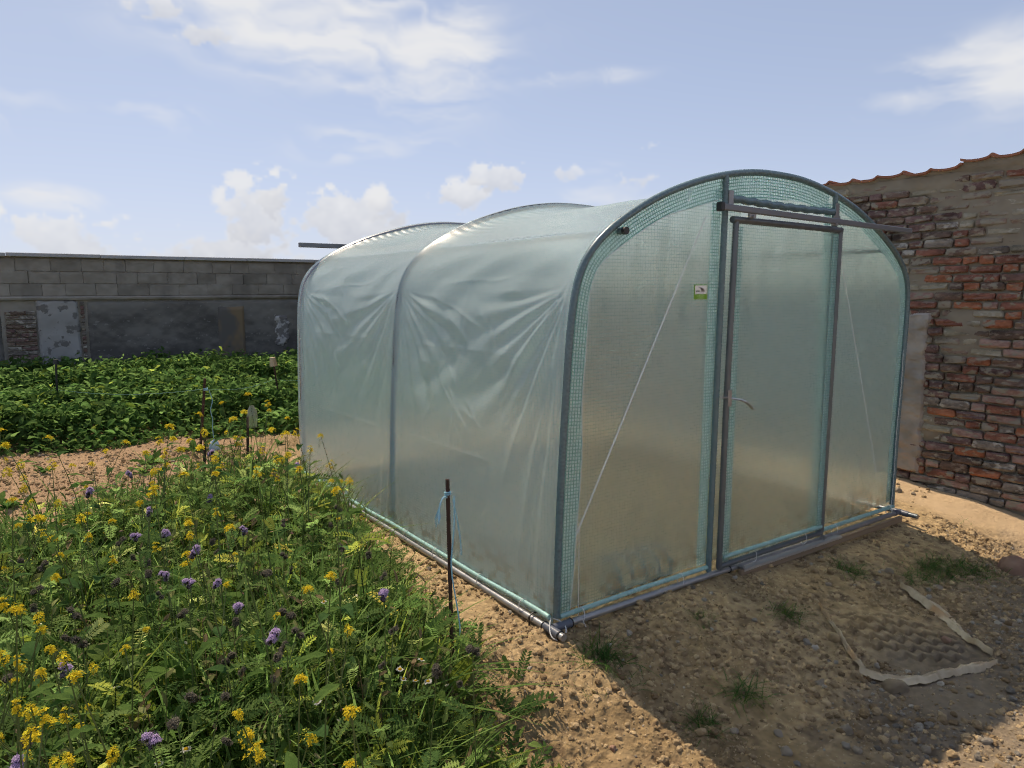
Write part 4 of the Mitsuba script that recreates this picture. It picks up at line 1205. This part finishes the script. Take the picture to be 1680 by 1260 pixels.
# thin upright stalks that stand out of the leaves
parts = []
x, y = spots(2600, r)
for px0, py0 in zip(x, y):
    h = max(float(mheight(np.array([px0]), np.array([py0]))[0]), .12)*r.uniform(.85, 1.5)
    z0 = float(zbase(px0, py0))
    lx, ly = r.normal(0, .05, 2)
    tb = tube([(px0, py0, z0), (px0+lx*.4, py0+ly*.4, z0+h*.5), (px0+lx, py0+ly, z0+h)], [.0022, .0018, .0009], 3, False)
    c = np.array([(.13, .19, .06), (.20, .22, .09), (.22, .17, .10)])[r.choice(3, p=[.55, .3, .15])]*r.uniform(.8, 1.25)
    parts.append((np.array(tb.vertices), np.array(tb.faces), np.tile([c], (len(tb.vertices), 1))))
    m_ = r.integers(3, 7)
    tq = r.uniform(.35, 1, m_)
    pos = np.stack([px0+lx*tq, py0+ly*tq, z0+h*tq], -1)
    parts.append(scatter(*SMALL[1], pos, rot_frames(r.uniform(0, 6.28, m_), r.uniform(.1, 1.1, m_), r.normal(0, .4, m_)), r.uniform(.02, .055, m_), np.tile([c*1.05], (m_, 1))))
V, F_, C_ = join(parts)
put('meadow_stalks', (V, F_), 'leaf', color=C_, kind='stuff', label='thin upright stalks rising from the flowering strip', category='weeds')
# straw and root bits on the soil
parts = []
n_ = 700
x, y = r.uniform(-.5, 3.8, n_), r.uniform(-1.7, -.05, n_)
pos = np.stack([x, y, zground(x, y)+.003], -1)
cst = np.array([(.42, .34, .20), (.30, .22, .13), (.16, .12, .08)])[r.integers(0, 3, n_)]
parts.append(scatter(*BLADE[0], pos, rot_frames(r.uniform(0, 6.28, n_), r.uniform(-.1, .25, n_), r.normal(0, .6, n_)), r.uniform(.015, .07, n_), cst))
V, F_, C_ = join(parts)
put('straw_bits', (V, F_), 'leaf', color=C_, kind='stuff', label='bits of dry straw and root strewn over the soil', category='straw')


# --- flower heads (unit = metres, origin at the top of the stem)
def florets(centres, dirs, size, petals, col, r, col2=None):
    V_, F_, C_ = [], [], []
    for c, d in zip(centres, dirs):
        d = d/np.linalg.norm(d)
        a = np.cross(d, [.3, .2, .9])
        a /= np.linalg.norm(a)
        b = np.cross(d, a)
        ph = r.uniform(0, 6)
        cc = np.array(col)*np.exp(r.normal(0, .16))
        for k in range(petals):
            t = ph+2*np.pi*k/petals
            u, w = np.cos(t)*a+np.sin(t)*b, -np.sin(t)*a+np.cos(t)*b
            lift = r.uniform(-.1, .5)
            p0, p1, p2, p3 = c, c+size*(.6*u+.34*w+lift*.4*d), c+size*(u+lift*d), c+size*(.6*u-.34*w+lift*.4*d)
            n0 = len(V_)
            V_ += [p0, p1, p2, p3]
            F_ += [[n0, n0+1, n0+2], [n0, n0+2, n0+3]]
            C_ += [cc*.8, cc, cc*1.05, cc]
        if col2 is not None:
            n0 = len(V_)
            V_ += [c+d*.002-a*.0016, c+d*.002+a*.0016, c+d*.005+b*.0006]
            F_ += [[n0, n0+1, n0+2]]
            C_ += [np.array(col2)]*3
    return np.array(V_), np.array(F_), np.clip(np.array(C_), 0, 1)


def mustard_head(seed):
    r = np.random.default_rng(500+seed)
    n_ = r.integers(20, 32)
    el = r.uniform(-.15, 1.5, n_)
    az = r.uniform(0, 6.28, n_)
    R0 = r.uniform(.010, .021, n_)
    tall = 1.0 if seed % 3 else 1.7
    d = np.stack([np.cos(az)*np.cos(el), np.sin(az)*np.cos(el), np.sin(el)], -1)
    c = d*R0[:, None]*[1.15, 1.15, .9*tall]+[0, 0, -.006*tall]
    if seed % 3 == 0:
        c[:, 2] -= r.uniform(0, .03, n_)
    A = florets(c, d+[0, 0, .4], .0085, 4, (.78, .62, .045), r, (.42, .45, .06))
    nb = 10
    el, az = r.uniform(.5, 1.5, nb), r.uniform(0, 6.28, nb)
    d = np.stack([np.cos(az)*np.cos(el), np.sin(az)*np.cos(el), np.sin(el)], -1)
    B_ = florets(d*.010+[0, 0, .006], d, .004, 3, (.36, .42, .06), r)
    npd = 12
    az = r.uniform(0, 6.28, npd)
    d = np.stack([np.cos(az)*.7, np.sin(az)*.7, np.full(npd, .7)], -1)
    pods = [tube([(0, 0, -.02-.07*k/npd), tuple(np.array([0, 0, -.02-.07*k/npd])+d[k]*.020)], [.0009, .0007], 3, False) for k in range(npd)]
    Pm = cat(*pods)
    return join([A, B_, (np.array(Pm.vertices), np.array(Pm.faces), np.tile([[.13, .18, .05]], (len(Pm.vertices), 1)))])


def phacelia_head(seed, fresh=True):
    r = np.random.default_rng(600+seed)
    parts_ = []
    for lobe in range(3 if fresh else 2):
        oa = r.uniform(0, 6.28)
        o = np.array([np.cos(oa)*.010, np.sin(oa)*.010, -.012*lobe-.004])
        n_ = 26
        el, az = r.uniform(-.3, 1.5, n_), r.uniform(0, 6.28, n_)
        d = np.stack([np.cos(az)*np.cos(el), np.sin(az)*np.cos(el), np.sin(el)], -1)
        R0 = (.013 if fresh else .012)*r.uniform(.8, 1.1, n_)
        if fresh and lobe < 2:
            parts_.append(florets(o+d*R0[:, None], d+[0, 0, .3], .0075, 5, (.58, .46, .68), r, (.68, .58, .76)))
        c2 = (.20, .18, .145) if not fresh else (.22, .19, .23)
        parts_.append(florets(o+d*R0[:, None]*.85-[0, 0, .004], d, .0055, 4, c2, r))
        core_ = trimesh.creation.icosphere(subdivisions=1)
        parts_.append((np.array(core_.vertices)*(.0085)+o-[0, 0, .003], np.array(core_.faces), np.tile([[.075, .075, .05]], (42, 1))))
        hair = [tube([o, o+d[k]*(R0[k]+(.011 if fresh else .005))], .00035, 3, False) for k in range(0, n_, 2)]
        Hm = cat(*hair)
        parts_.append((np.array(Hm.vertices), np.array(Hm.faces), np.tile([[.30, .22, .40] if fresh else [.20, .19, .15]], (len(Hm.vertices), 1))))
    return join(parts_)


def daisy_head():
    r = np.random.default_rng(5)
    A = florets(np.zeros((1, 3)), np.array([[0, 0, 1.0]]), .012, 11, (.80, .80, .74), r)
    c = trimesh.creation.icosphere(subdivisions=1)
    return join([A, (np.array(c.vertices)*[.005, .005, .0035]+[0, 0, .002], np.array(c.faces), np.tile([[.62, .42, .03]], (42, 1)))])


def head_ply(h):
    return mikit.ply((h[0], h[1]), None, False, color=h[2])


MH = [head_ply(mustard_head(k)) for k in range(6)]
PH = [head_ply(phacelia_head(k)) for k in range(4)]
SH = [head_ply(phacelia_head(10+k, False)) for k in range(4)]
DH = head_ply(daisy_head())


def leafy(template, colour):
    v, f = template
    return mikit.ply((v, f), None, False, color=np.tile([1.5*np.array(colour)], (len(v), 1)))


LM = [leafy(BROAD[1], (.075, .13, .035)), leafy(BROAD[0], (.10, .165, .045)), leafy(BROAD[2], (.06, .115, .04))]
LF = [leafy(FEATH[0], (.07, .125, .04)), leafy(FEATH[1], (.09, .14, .045))]


def flower_plant(name, top, heads, leaves, label, category, group, scale=1.0, lean_=.14, n_leaf=4, stem_r=.0032, leaf_len=.10, second=None):
    key = num(name)
    x, y, z = top
    bx, by = x+random.gauss(0, lean_)*.6, y+random.gauss(0, lean_)*.6
    if not bool(in_meadow(np.array([bx]), np.array([by]), -.06)[0]):
        bx, by = x-.02, y
    b = np.array([bx, by, float(zbase(bx, by))-.02])
    t_ = np.array([x, y, z])
    path = bez(b, (b+t_)/2+[(b[0]-x)*.35+random.gauss(0, .015), (b[1]-y)*.35+random.gauss(0, .015), .06], t_, 9)
    stem = [tube(path, np.linspace(stem_r, stem_r*.4, 9), 5)]
    tips = [(t_, 1.0)]
    for fr_, az, up_, ln in (second or []):
        o = path[int(fr_*8)]
        tip = o+np.array([math.cos(az)*ln*.7, math.sin(az)*ln*.7, up_])
        stem.append(tube(bez(o, (o+tip)/2+[0, 0, -.02], tip, 5), [stem_r*.5, stem_r*.45, stem_r*.4, stem_r*.35, stem_r*.3], 4))
        tips.append((tip, random.uniform(.65, .9)))
    put(key+'__stem', cat(*stem), 'stem', smooth=50)
    for k, (tp, sc) in enumerate(tips):
        scene[key+'__flower_head'+(f'_{k:03d}' if k else '')] = {**random.choice(heads), 'bsdf': {'type': 'ref', 'id': 'petal'}, 'to_world': T().translate(tp.tolist()).rotate([0, 0, 1], random.uniform(0, 360)).rotate([1, 0, 0], random.uniform(-22, 22)).scale(scale*sc*random.uniform(.85, 1.15))}
    for k in range(n_leaf):
        q = path[random.randint(2, 7)]
        sc = leaf_len*random.uniform(.7, 1.2)*(1.25-(q[2]-b[2])/(z-b[2]+.01)*.7)
        scene[key+'__leaf'+(f'_{k:03d}' if k else '')] = {**random.choice(leaves), 'bsdf': {'type': 'ref', 'id': 'leaf'}, 'to_world': T().translate(q.tolist()).rotate([0, 0, 1], random.uniform(0, 360)).rotate([0, 1, 0], random.uniform(-40, 5)).scale(float(sc))}
    tag(key, label, category, group)
    return key


MUST =[(-0.8,2.29,0.76),(-1.02,1.87,0.77),(-0.66,2.21,0.81),(-0.78,1.86,0.76),(-0.95,1.42,0.8),(-0.38,2.35,0.61),(-0.62,1.44,0.7),(-0.76,0.69,0.81),(-0.77,0.8,0.74),(-1.14,1.19,0.8),(-1.2,2.07,0.62),(-1.29,1.32,0.7),(-1.1,1.75,0.65),(-1.24,1.21,0.72),(-1.39,1.17,0.73),(-0.82,1.93,0.6),(-0.65,1.79,0.65),(-1.9,1.51,0.66),(-1.74,1.42,0.8),(-1.9,1.51,0.77),(-1.85,1.75,0.64),(-1.75,0.97,0.78),(-1.74,0.93,0.63),(-1.82,0.31,0.74),(-1.69,0.66,0.63),(-1.78,0.53,0.6),(-1.28,0.35,0.79),(-1.08,1.25,0.65),(-1.28,0.37,0.65),(-1.41,-0.39,0.82),(-1.49,-0.28,0.79),(-1.4,0.24,0.66),(-1.46,0.44,0.81),(-0.87,0.83,0.72),(-0.78,1.13,0.75),(-0.71,0.5,0.65),(-1.03,-0.18,0.81),(-1.25,-0.69,0.75),(-1.37,-0.87,0.81),(-1.88,-0.6,0.8),(-1.84,-0.32,0.67),(-1.91,-0.2,0.68),(-1.84,-0.34,0.64),(-1.92,-0.4,0.63),(-1.89,-0.4,0.61),(-1.83,-0.53,0.67),(-1.81,-0.71,0.73),(-1.85,-0.48,0.6),(-1.8,-0.86,0.75),(-1.89,-0.74,0.67),(-1.87,-0.77,0.67),(-1.85,-1.02,0.78),(-1.82,-0.9,0.71),(-1.56,-1.02,0.67),(-1.45,-1.04,0.71),(-1.44,-1.27,0.76),(-1.45,-1.08,0.61),(-1.54,-0.99,0.61),(-1.6,-1.29,0.76),(-1.41,-1.18,0.6),(-1.83,-1.15,0.77),(-1.64,-0.33,0.68),(-1.87,-0.97,0.73),(-0.76,1.0,0.6),(-0.79,1.25,0.61),(-0.82,1.38,0.64),(-1.26,1.33,0.81),(-1.38,1.96,0.64),(-1.36,0.5,0.77),(-1.5,0.23,0.8),(-1.16,0.26,0.81),(-0.71,0.71,0.68),(-1.12,1.39,0.68),(-0.48,2.43,0.72),(-1.88,0.47,0.77),(-1.57,1.6,0.62),(-1.92,2.01,0.76)]
PHAC =[(-1.62,1.21,0.59),(-1.46,0.71,0.6),(-1.4,0.75,0.49),(-1.41,0.12,0.61),(-1.14,1.16,0.49),(-1.16,0.47,0.53),(-1.51,0.06,0.57),(-1.48,-0.15,0.61),(-1.37,-0.0,0.53),(-1.38,-0.62,0.61),(-1.0,-0.45,0.56),(-0.63,1.41,0.52),(-1.4,1.74,0.52),(-1.67,-0.71,0.5),(-1.34,-0.13,0.49),(-1.8,-0.26,0.5),(-1.0,1.73,0.58),(-1.55,0.35,0.62),(-1.91,-0.64,0.5)]
SEED =[(-1.89,0.98,0.41),(-1.76,-0.03,0.55),(-1.75,-0.07,0.48),(-1.55,0.85,0.46),(-1.55,-0.47,0.44),(-1.5,-0.61,0.49),(-1.0,0.5,0.52),(-1.07,0.27,0.47),(-1.5,0.55,0.46),(-1.41,-0.27,0.41),(-1.36,-0.59,0.54),(-0.94,-0.38,0.4),(-1.81,0.68,0.47),(-1.27,-0.48,0.53),(-1.34,-0.06,0.42),(-1.53,0.28,0.51),(-1.64,0.17,0.54),(-0.83,0.03,0.49),(-1.04,-0.84,0.52),(-1.23,0.75,0.42),(-1.92,-0.16,0.47),(-0.62,0.87,0.42),(-1.62,-0.72,0.53),(-1.84,0.54,0.44),(-1.48,-0.02,0.47),(-1.27,-0.38,0.55),(-1.21,-0.0,0.53),(-0.94,0.02,0.55),(-1.9,-0.51,0.47),(-0.87,-0.73,0.47)]
DAISY =[(-0.99,-0.52,0.34),(-0.99,-0.54,0.32),(-0.95,-0.54,0.3),(-0.93,-0.58,0.31),(-1.63,-0.49,0.29),(-1.57,-0.5,0.31),(-1.02,0.01,0.36),(-0.93,-0.54,0.36),(-1.24,-0.52,0.33)]
def band(p):
    return 'far' if p[1] > 1.0 else 'near' if p[1] < -.2 else 'middle'


MR, PR, SR, DR = (ranks(L_, band) for L_ in (MUST, PHAC, SEED, DAISY))
for i, p in enumerate(MUST):
    far = p[1] > 1.0
    near = p[1] < -.2
    lab = f'yellow mustard stalk, {MR[i]} of those '+('at the back before bare soil' if far else 'nearest the camera' if near else 'in mid strip')
    sec = [(random.uniform(.6, .85), random.uniform(0, 6.28), random.uniform(.05, .13), random.uniform(.05, .10)) for _ in range(random.choice([1, 2, 2, 3] if p[0] < -1.55 else [0, 1, 1, 2]))]
    flower_plant('mustard_plant', p, MH, LM, lab, 'mustard plant', 'mustard at the back' if far else 'mustard in the near corner' if near else 'mustard in the middle', (.95 if far else .62 if near else .78), n_leaf=4, second=sec)
for i, p in enumerate(PHAC):
    flower_plant('phacelia_plant', p, PH, LF, f'purple phacelia in bloom, {PR[i]} of those in the {band(p)} part of the strip', 'phacelia plant', 'phacelia in bloom', .78, .10, 4, .003, .12)
for i, p in enumerate(SEED):
    flower_plant('faded_phacelia', p, SH, LF, f'faded phacelia with grey-brown curled head, {SR[i]} of those in the {band(p)} part', 'phacelia plant', 'faded phacelia', 1.0, .10, 3, .0028, .11, [(.75, random.uniform(0, 6.28), .03, .05)] if i % 2 else None)
for i, p in enumerate(DAISY):
    flower_plant('daisy', p, [DH], LF[:1], f'small white daisy with yellow centre, {DR[i]} of those in the {band(p)} part', 'daisy', 'white daisies', 1.0, .05, 2, .0014, .05)

# ------------------------------------------------------------------ potato crop
r = np.random.default_rng(31)
POT = [broad_leaf(0, .36, .35, .55, 4, 7), broad_leaf(0, .40, .15, .9, 4, 8), broad_leaf(0, .33, .5, .25, 4, 9)]
parts = []


def crop_h(x, y):
    rows_ = .5+.5*np.cos((y-5.75)*2*np.pi/.78)
    n_ = meshkit.fbm(np.stack([x*1.6, y*1.6, 0*x], -1), 3, 131)-.5
    front = np.interp(x, [-4, -2, 0, .6, 3], [5.25, 5.18, 5.02, 4.95, 4.9])
    e = ss(0, .35, y-front+n_*.3)
    return .86*e*(.17+.22*rows_+.34*n_+.10*ss(7.2, 8.2, y))*(1+.10*ss(-1, 2, x)), e


n_ = 130000
x, y = r.uniform(-6.5, 3.7, n_), r.uniform(4.75, 10.35, n_)
vis = (x < .9+(y-5)*.55) | (r.random(n_) < .25)
x, y = x[vis], y[vis]
h, e = crop_h(x, y)
k = (e > .05) & (r.random(len(x)) < .35+.65*np.clip(h/.35, 0, 1))
x, y, h = x[k], y[k], h[k]
n_ = len(x)
lay = r.beta(2.6, 1.0, n_)
pos = np.stack([x, y, zbase(x, y)+np.maximum(h, .03)*lay*(1+.10*r.normal(size=n_))], -1)
R_ = rot_frames(r.uniform(0, 6.28, n_), r.normal(.05, .5, n_), r.normal(0, .45, n_))
sc = r.uniform(.035, .108, n_)
cg = greens(n_, (.080, .155, .042), (.165, .255, .078), r, .26, .06)*.80*(.65+.7*meshkit.fbm(np.stack([x*1.2, y*2.2, 0*x], -1), 3, 77))[:, None]
w_ = r.integers(0, 3, n_)
for q in range(3):
    s_ = w_ == q
    parts.append(scatter(*POT[q], pos[s_], R_[s_], sc[s_], cg[s_]))
V, F_, C_ = join(parts)
put('potato_crop', (V, F_), 'leaf', color=C_, kind='stuff', label='broad field of leafy green potato plants before the block wall', category='crop')
print('potato tris', len(F_))

# seedlings and weeds on bare soil


def seedling(name, x, y, size, n_, label, category, group=None, tmpl=None, up_=(.2, 1.0), col=(.07, .13, .035), spread=.10):
    key = num(name)
    rr = np.random.default_rng(int(abs(x*997+y*131)*10) % 100000)
    z = float(zground(np.array([x]), np.array([y]))[0])
    tm = tmpl or BROAD
    ps = []
    for k in range(n_):
        q = tm[rr.integers(0, len(tm))]
        ps.append(scatter(*q, np.array([[x+rr.normal(0, size*spread), y+rr.normal(0, size*spread), z-.004]]), rot_frames(rr.uniform(0, 6.28, 1), rr.uniform(*up_, 1), rr.normal(0, .3, 1)), np.array([size*rr.uniform(.5, 1.15)]), greens(1, np.array(col)*.8, np.array(col)*1.2, rr, .15, .1)))
    v, f, c = join(ps)
    put(key, (v, f), 'leaf', color=c, label=label, category=category, group=group)


SDP = [(-.95, 4.35, 0), (-1.05, 4.0, 0), (-.55, 4.6, 0), (-1.5, 3.9, 0), (-.15, 4.75, 0), (-1.7, 4.55, 0), (-1.25, 3.35, 0), (.25, 4.6, 0), (-1.95, 3.5, 0)]
SDR = {SDP[k][:2]: v for k, v in ranks(SDP, lambda q: 0).items()}
for (x, y, s, n_) in ((-.95, 4.35, .16, 9), (-1.05, 4.0, .12, 7), (-.55, 4.6, .16, 7), (-1.5, 3.9, .10, 5), (-.15, 4.75, .12, 6), (-1.7, 4.55, .14, 8), (-1.25, 3.35, .09, 5), (.25, 4.6, .12, 6), (-1.95, 3.5, .14, 7)):
    seedling('seedling', x, y, s, n_, f'young broad-leaved seedling on the bare tilled strip, {SDR[(x, y)]}', 'seedling', 'seedlings on the tilled strip')
for (x, y, s, n_, lab) in ((1.852, -.314, .11, 190, 'round dark grass tuft on the soil right of the door'), (.666, -.272, .07, 120, 'small bright grass tuft in front of the left end panel'), (1.092, -.438, .10, 130, 'flattened grass tuft left of the buried sheet'),
                           (.058, -.25, .12, 190, 'dark grass tuft just off the near corner of the tunnel'), (.45, -.67, .10, 140, 'grass tuft in the shadow between corner and buried sheet'), (.17, -.69, .09, 130, 'grass tuft on the lower edge of the shadow, bottom centre'),
                           (2.05, -.30, .05, 14, 'tiny weed on the shaded soil near the threshold board'), (3.42, -.26, .07, 14, 'tiny weed on the sunlit path beside the brick wall'), (.10, -.42, .08, 24, 'small weed at the edge of the shadow below the tunnel corner'), (-.15, -.40, .06, 16, 'tiny weed on the sunlit soil between strip and shadow')):
    seedling('grass_tuft', x, y, s, n_, lab, 'grass tuft', None, BLADE_W, (.2, 1.4), (.055, .11, .028), .33)
CLR = ranks([(2.43+a_, -.56+b_, 0) for a_, b_ in ((-.28, .06), (-.12, .05), (.02, .0), (.12, -.06), (.2, .02), (.1, .10), (-.02, .10), (.26, -.08))], lambda q: 0)
for i, (dx, dy) in enumerate(((-.28, .06), (-.12, .05), (.02, .0), (.12, -.06), (.2, .02), (.1, .10), (-.02, .10), (.26, -.08))):
    seedling('grass_clump', 2.43+dx, -.56+dy, .09, 150, f'low trampled grass clump of the patch beside the brown stone, {CLR[i]}', 'grass', 'grass patch right of the door', BLADE_W, (.2, 1.3), (.055, .11, .028), .6)
for (x, y, s, n_, lab) in ((-.42, -.05, .16, 10, 'right beside the rusty stake'), (-.50, -.35, .17, 10, 'second nearest the camera'), (-.46, .28, .15, 9, 'behind the rusty stake'), (-.6, -.62, .16, 9, 'nearest the camera'), (-.36, -.22, .11, 7, 'farthest out on the soil')):
    seedling('feathery_weed', x, y, s, n_, f'low feathery weed on the soil edge of the strip, {lab}', 'weed', 'feathery weeds on the strip edge', FEATH, (.1, 1.0), (.06, .105, .035))

# ------------------------------------------------------------------ stakes, twine, strings
put('garden_stake', tube([(-.575, -.12, -.12), (-.585, -.124, .3), (-.592, -.127, .765)], .0078, 8), 'rust', smooth=40, label='rusty iron stake with blue twine in front of the tunnel', category='stake')
rs = np.random.default_rng(9)
tw = [tube([(-.592+.011*math.cos(t_), -.127+.011*math.sin(t_), .705+.0012*t_) for t_ in np.linspace(0, 12, 40)], .0028, 5)]
tw += [tube(bez((-.60, -.135, .70), (-.625, -.14, .72), (-.640, -.145, .66), 8), .003, 5)]
for k in range(9):
    a_ = rs.normal(0, .010, 2)
    tw.append(tube(bez((-.638, -.145, .675), (-.642+a_[0]*.5, -.147+a_[1]*.5, .65), (-.645+a_[0], -.148+a_[1], .615+rs.normal(0, .008)), 5), .0013, 4))
zz = np.linspace(.70, .16, 40)
tw.append(tube(np.stack([-.580+.010*np.sin(zz*11)+.012*ss(.5, .3, zz), -.140+.006*np.cos(zz*17), zz], -1), .0028, 5))
tw.append(tube(bez((-.578, -.14, .69), (-.55, -.15, .55), (-.552, -.15, .475), 10), .0024, 5))
put('blue_twine', cat(*tw), 'twine_blue', smooth=40, label='frayed pale blue twine knotted round the rusty stake in front of the tunnel', category='twine')
put('seed_bag', cat(trimesh.creation.icosphere(subdivisions=2, radius=1)).apply_transform(np.diag([.014, .008, .075, 1])).apply_translation((-.568, -.12, .02)), 'clear_plastic', smooth=True, label='limp clear plastic tag hanging low on the rusty stake', category='plastic tag')
put('garden_stake_001', cat(tube([(-1.49, 6.6, -.05), (-1.48, 6.6, .3), (-1.465, 6.6, .70)], .011, 8)), 'black_plastic', smooth=40, label='thin dark stake with a cap standing in the potato crop', category='stake')
put('stake_cap', tube([(-1.465, 6.6, .695), (-1.465, 6.6, .745)], [.030, .024], 10), 'black_plastic', smooth=40, label='small black cap on top of the thin stake in the crop', category='cap')
put('garden_stake_002', tube([(-.50, 4.6, -.1), (-.45, 4.6, .3), (-.41, 4.6, .66)], .012, 8), 'rust', smooth=40, label='brown stake hung with blue-green string before the crop', category='stake')
zz = np.linspace(.55, .02, 40)
put('blue_string', cat(tube(np.stack([-.37+.010*np.sin(zz*31)*ss(.1, .4, zz), 4.59+.006*np.cos(zz*23), zz], -1), .0032, 5), tube([(-.41+.018*math.cos(t_), 4.6+.018*math.sin(t_), .545+.002*t_) for t_ in np.linspace(0, 12, 40)], .005, 5)), 'twine_blue', smooth=40, label='blue-green string dangling from the brown stake before the crop', category='string')
m = trimesh.creation.icosphere(subdivisions=3)
v = np.array(m.vertices)
v *= (1+.7*(meshkit.fbm(v*1.8, 3, 141)-.5))[:, None]
put('plastic_scrap', (v*[.05, .03, .085]+[-.37, 4.57, .0], np.array(m.faces)), 'blue_plastic', smooth=True, label='crumpled pale blue plastic scrap at the end of the dangling string', category='plastic scrap')
put('garden_stake_003', tube([(.67, 5.9, 0), (.64, 5.9, .35), (.61, 5.9, .66)], .010, 8), 'rust', smooth=40, label='leaning stake with a pale pot on top, in the crop beside the tunnel', category='stake')
put('small_pot', cat(tube([(.613, 5.9, .60), (.603, 5.9, .70)], [.045, .032], 12)), 'tarp', smooth=40, label='pale beige pot upturned on the leaning stake in the crop', category='pot')
put('garden_stake_004', tube([(-.60, 2.6, -.08), (-.585, 2.6, .3), (-.57, 2.6, .60)], .009, 8), 'rust', smooth=40, label='rusty stake topped by a clear bottle at the back of the strip', category='stake')
put('plastic_bottle', cat(tube([(-.545, 2.6, .53), (-.54, 2.6, .60), (-.54, 2.6, .64), (-.54, 2.6, .665), (-.54, 2.6, .68)], [.034, .035, .033, .018, .012], 14, False)), 'clear_plastic', smooth=40, label='clear cut plastic bottle hung on the rusty stake at the back', category='bottle')
put('garden_stake_005', tube([(-.91, 2.5, -.1), (-.885, 2.5, .3), (-.865, 2.5, .56)], .009, 8), 'rust', smooth=40, label='bare rusty stake standing among the mustard at the back', category='stake')
pts = [(-3.2, 7.0, .40), (-1.47, 6.6, .42), (-.41, 4.62, .56), (.60, 5.88, .45), (1.4, 6.2, .45)]
path = []
for a, b in zip(pts[:-1], pts[1:]):
    t_ = np.linspace(0, 1, 14)[:-1, None]
    q = np.array(a)*(1-t_)+np.array(b)*t_
    q[:, 2] -= (.05*4*t_*(1-t_))[:, 0]
    path.append(q)
put('garden_string', tube(np.vstack(path), .0013, 5), 'string_green', smooth=40, label='thin green string strung between the stakes along the crop', category='string')
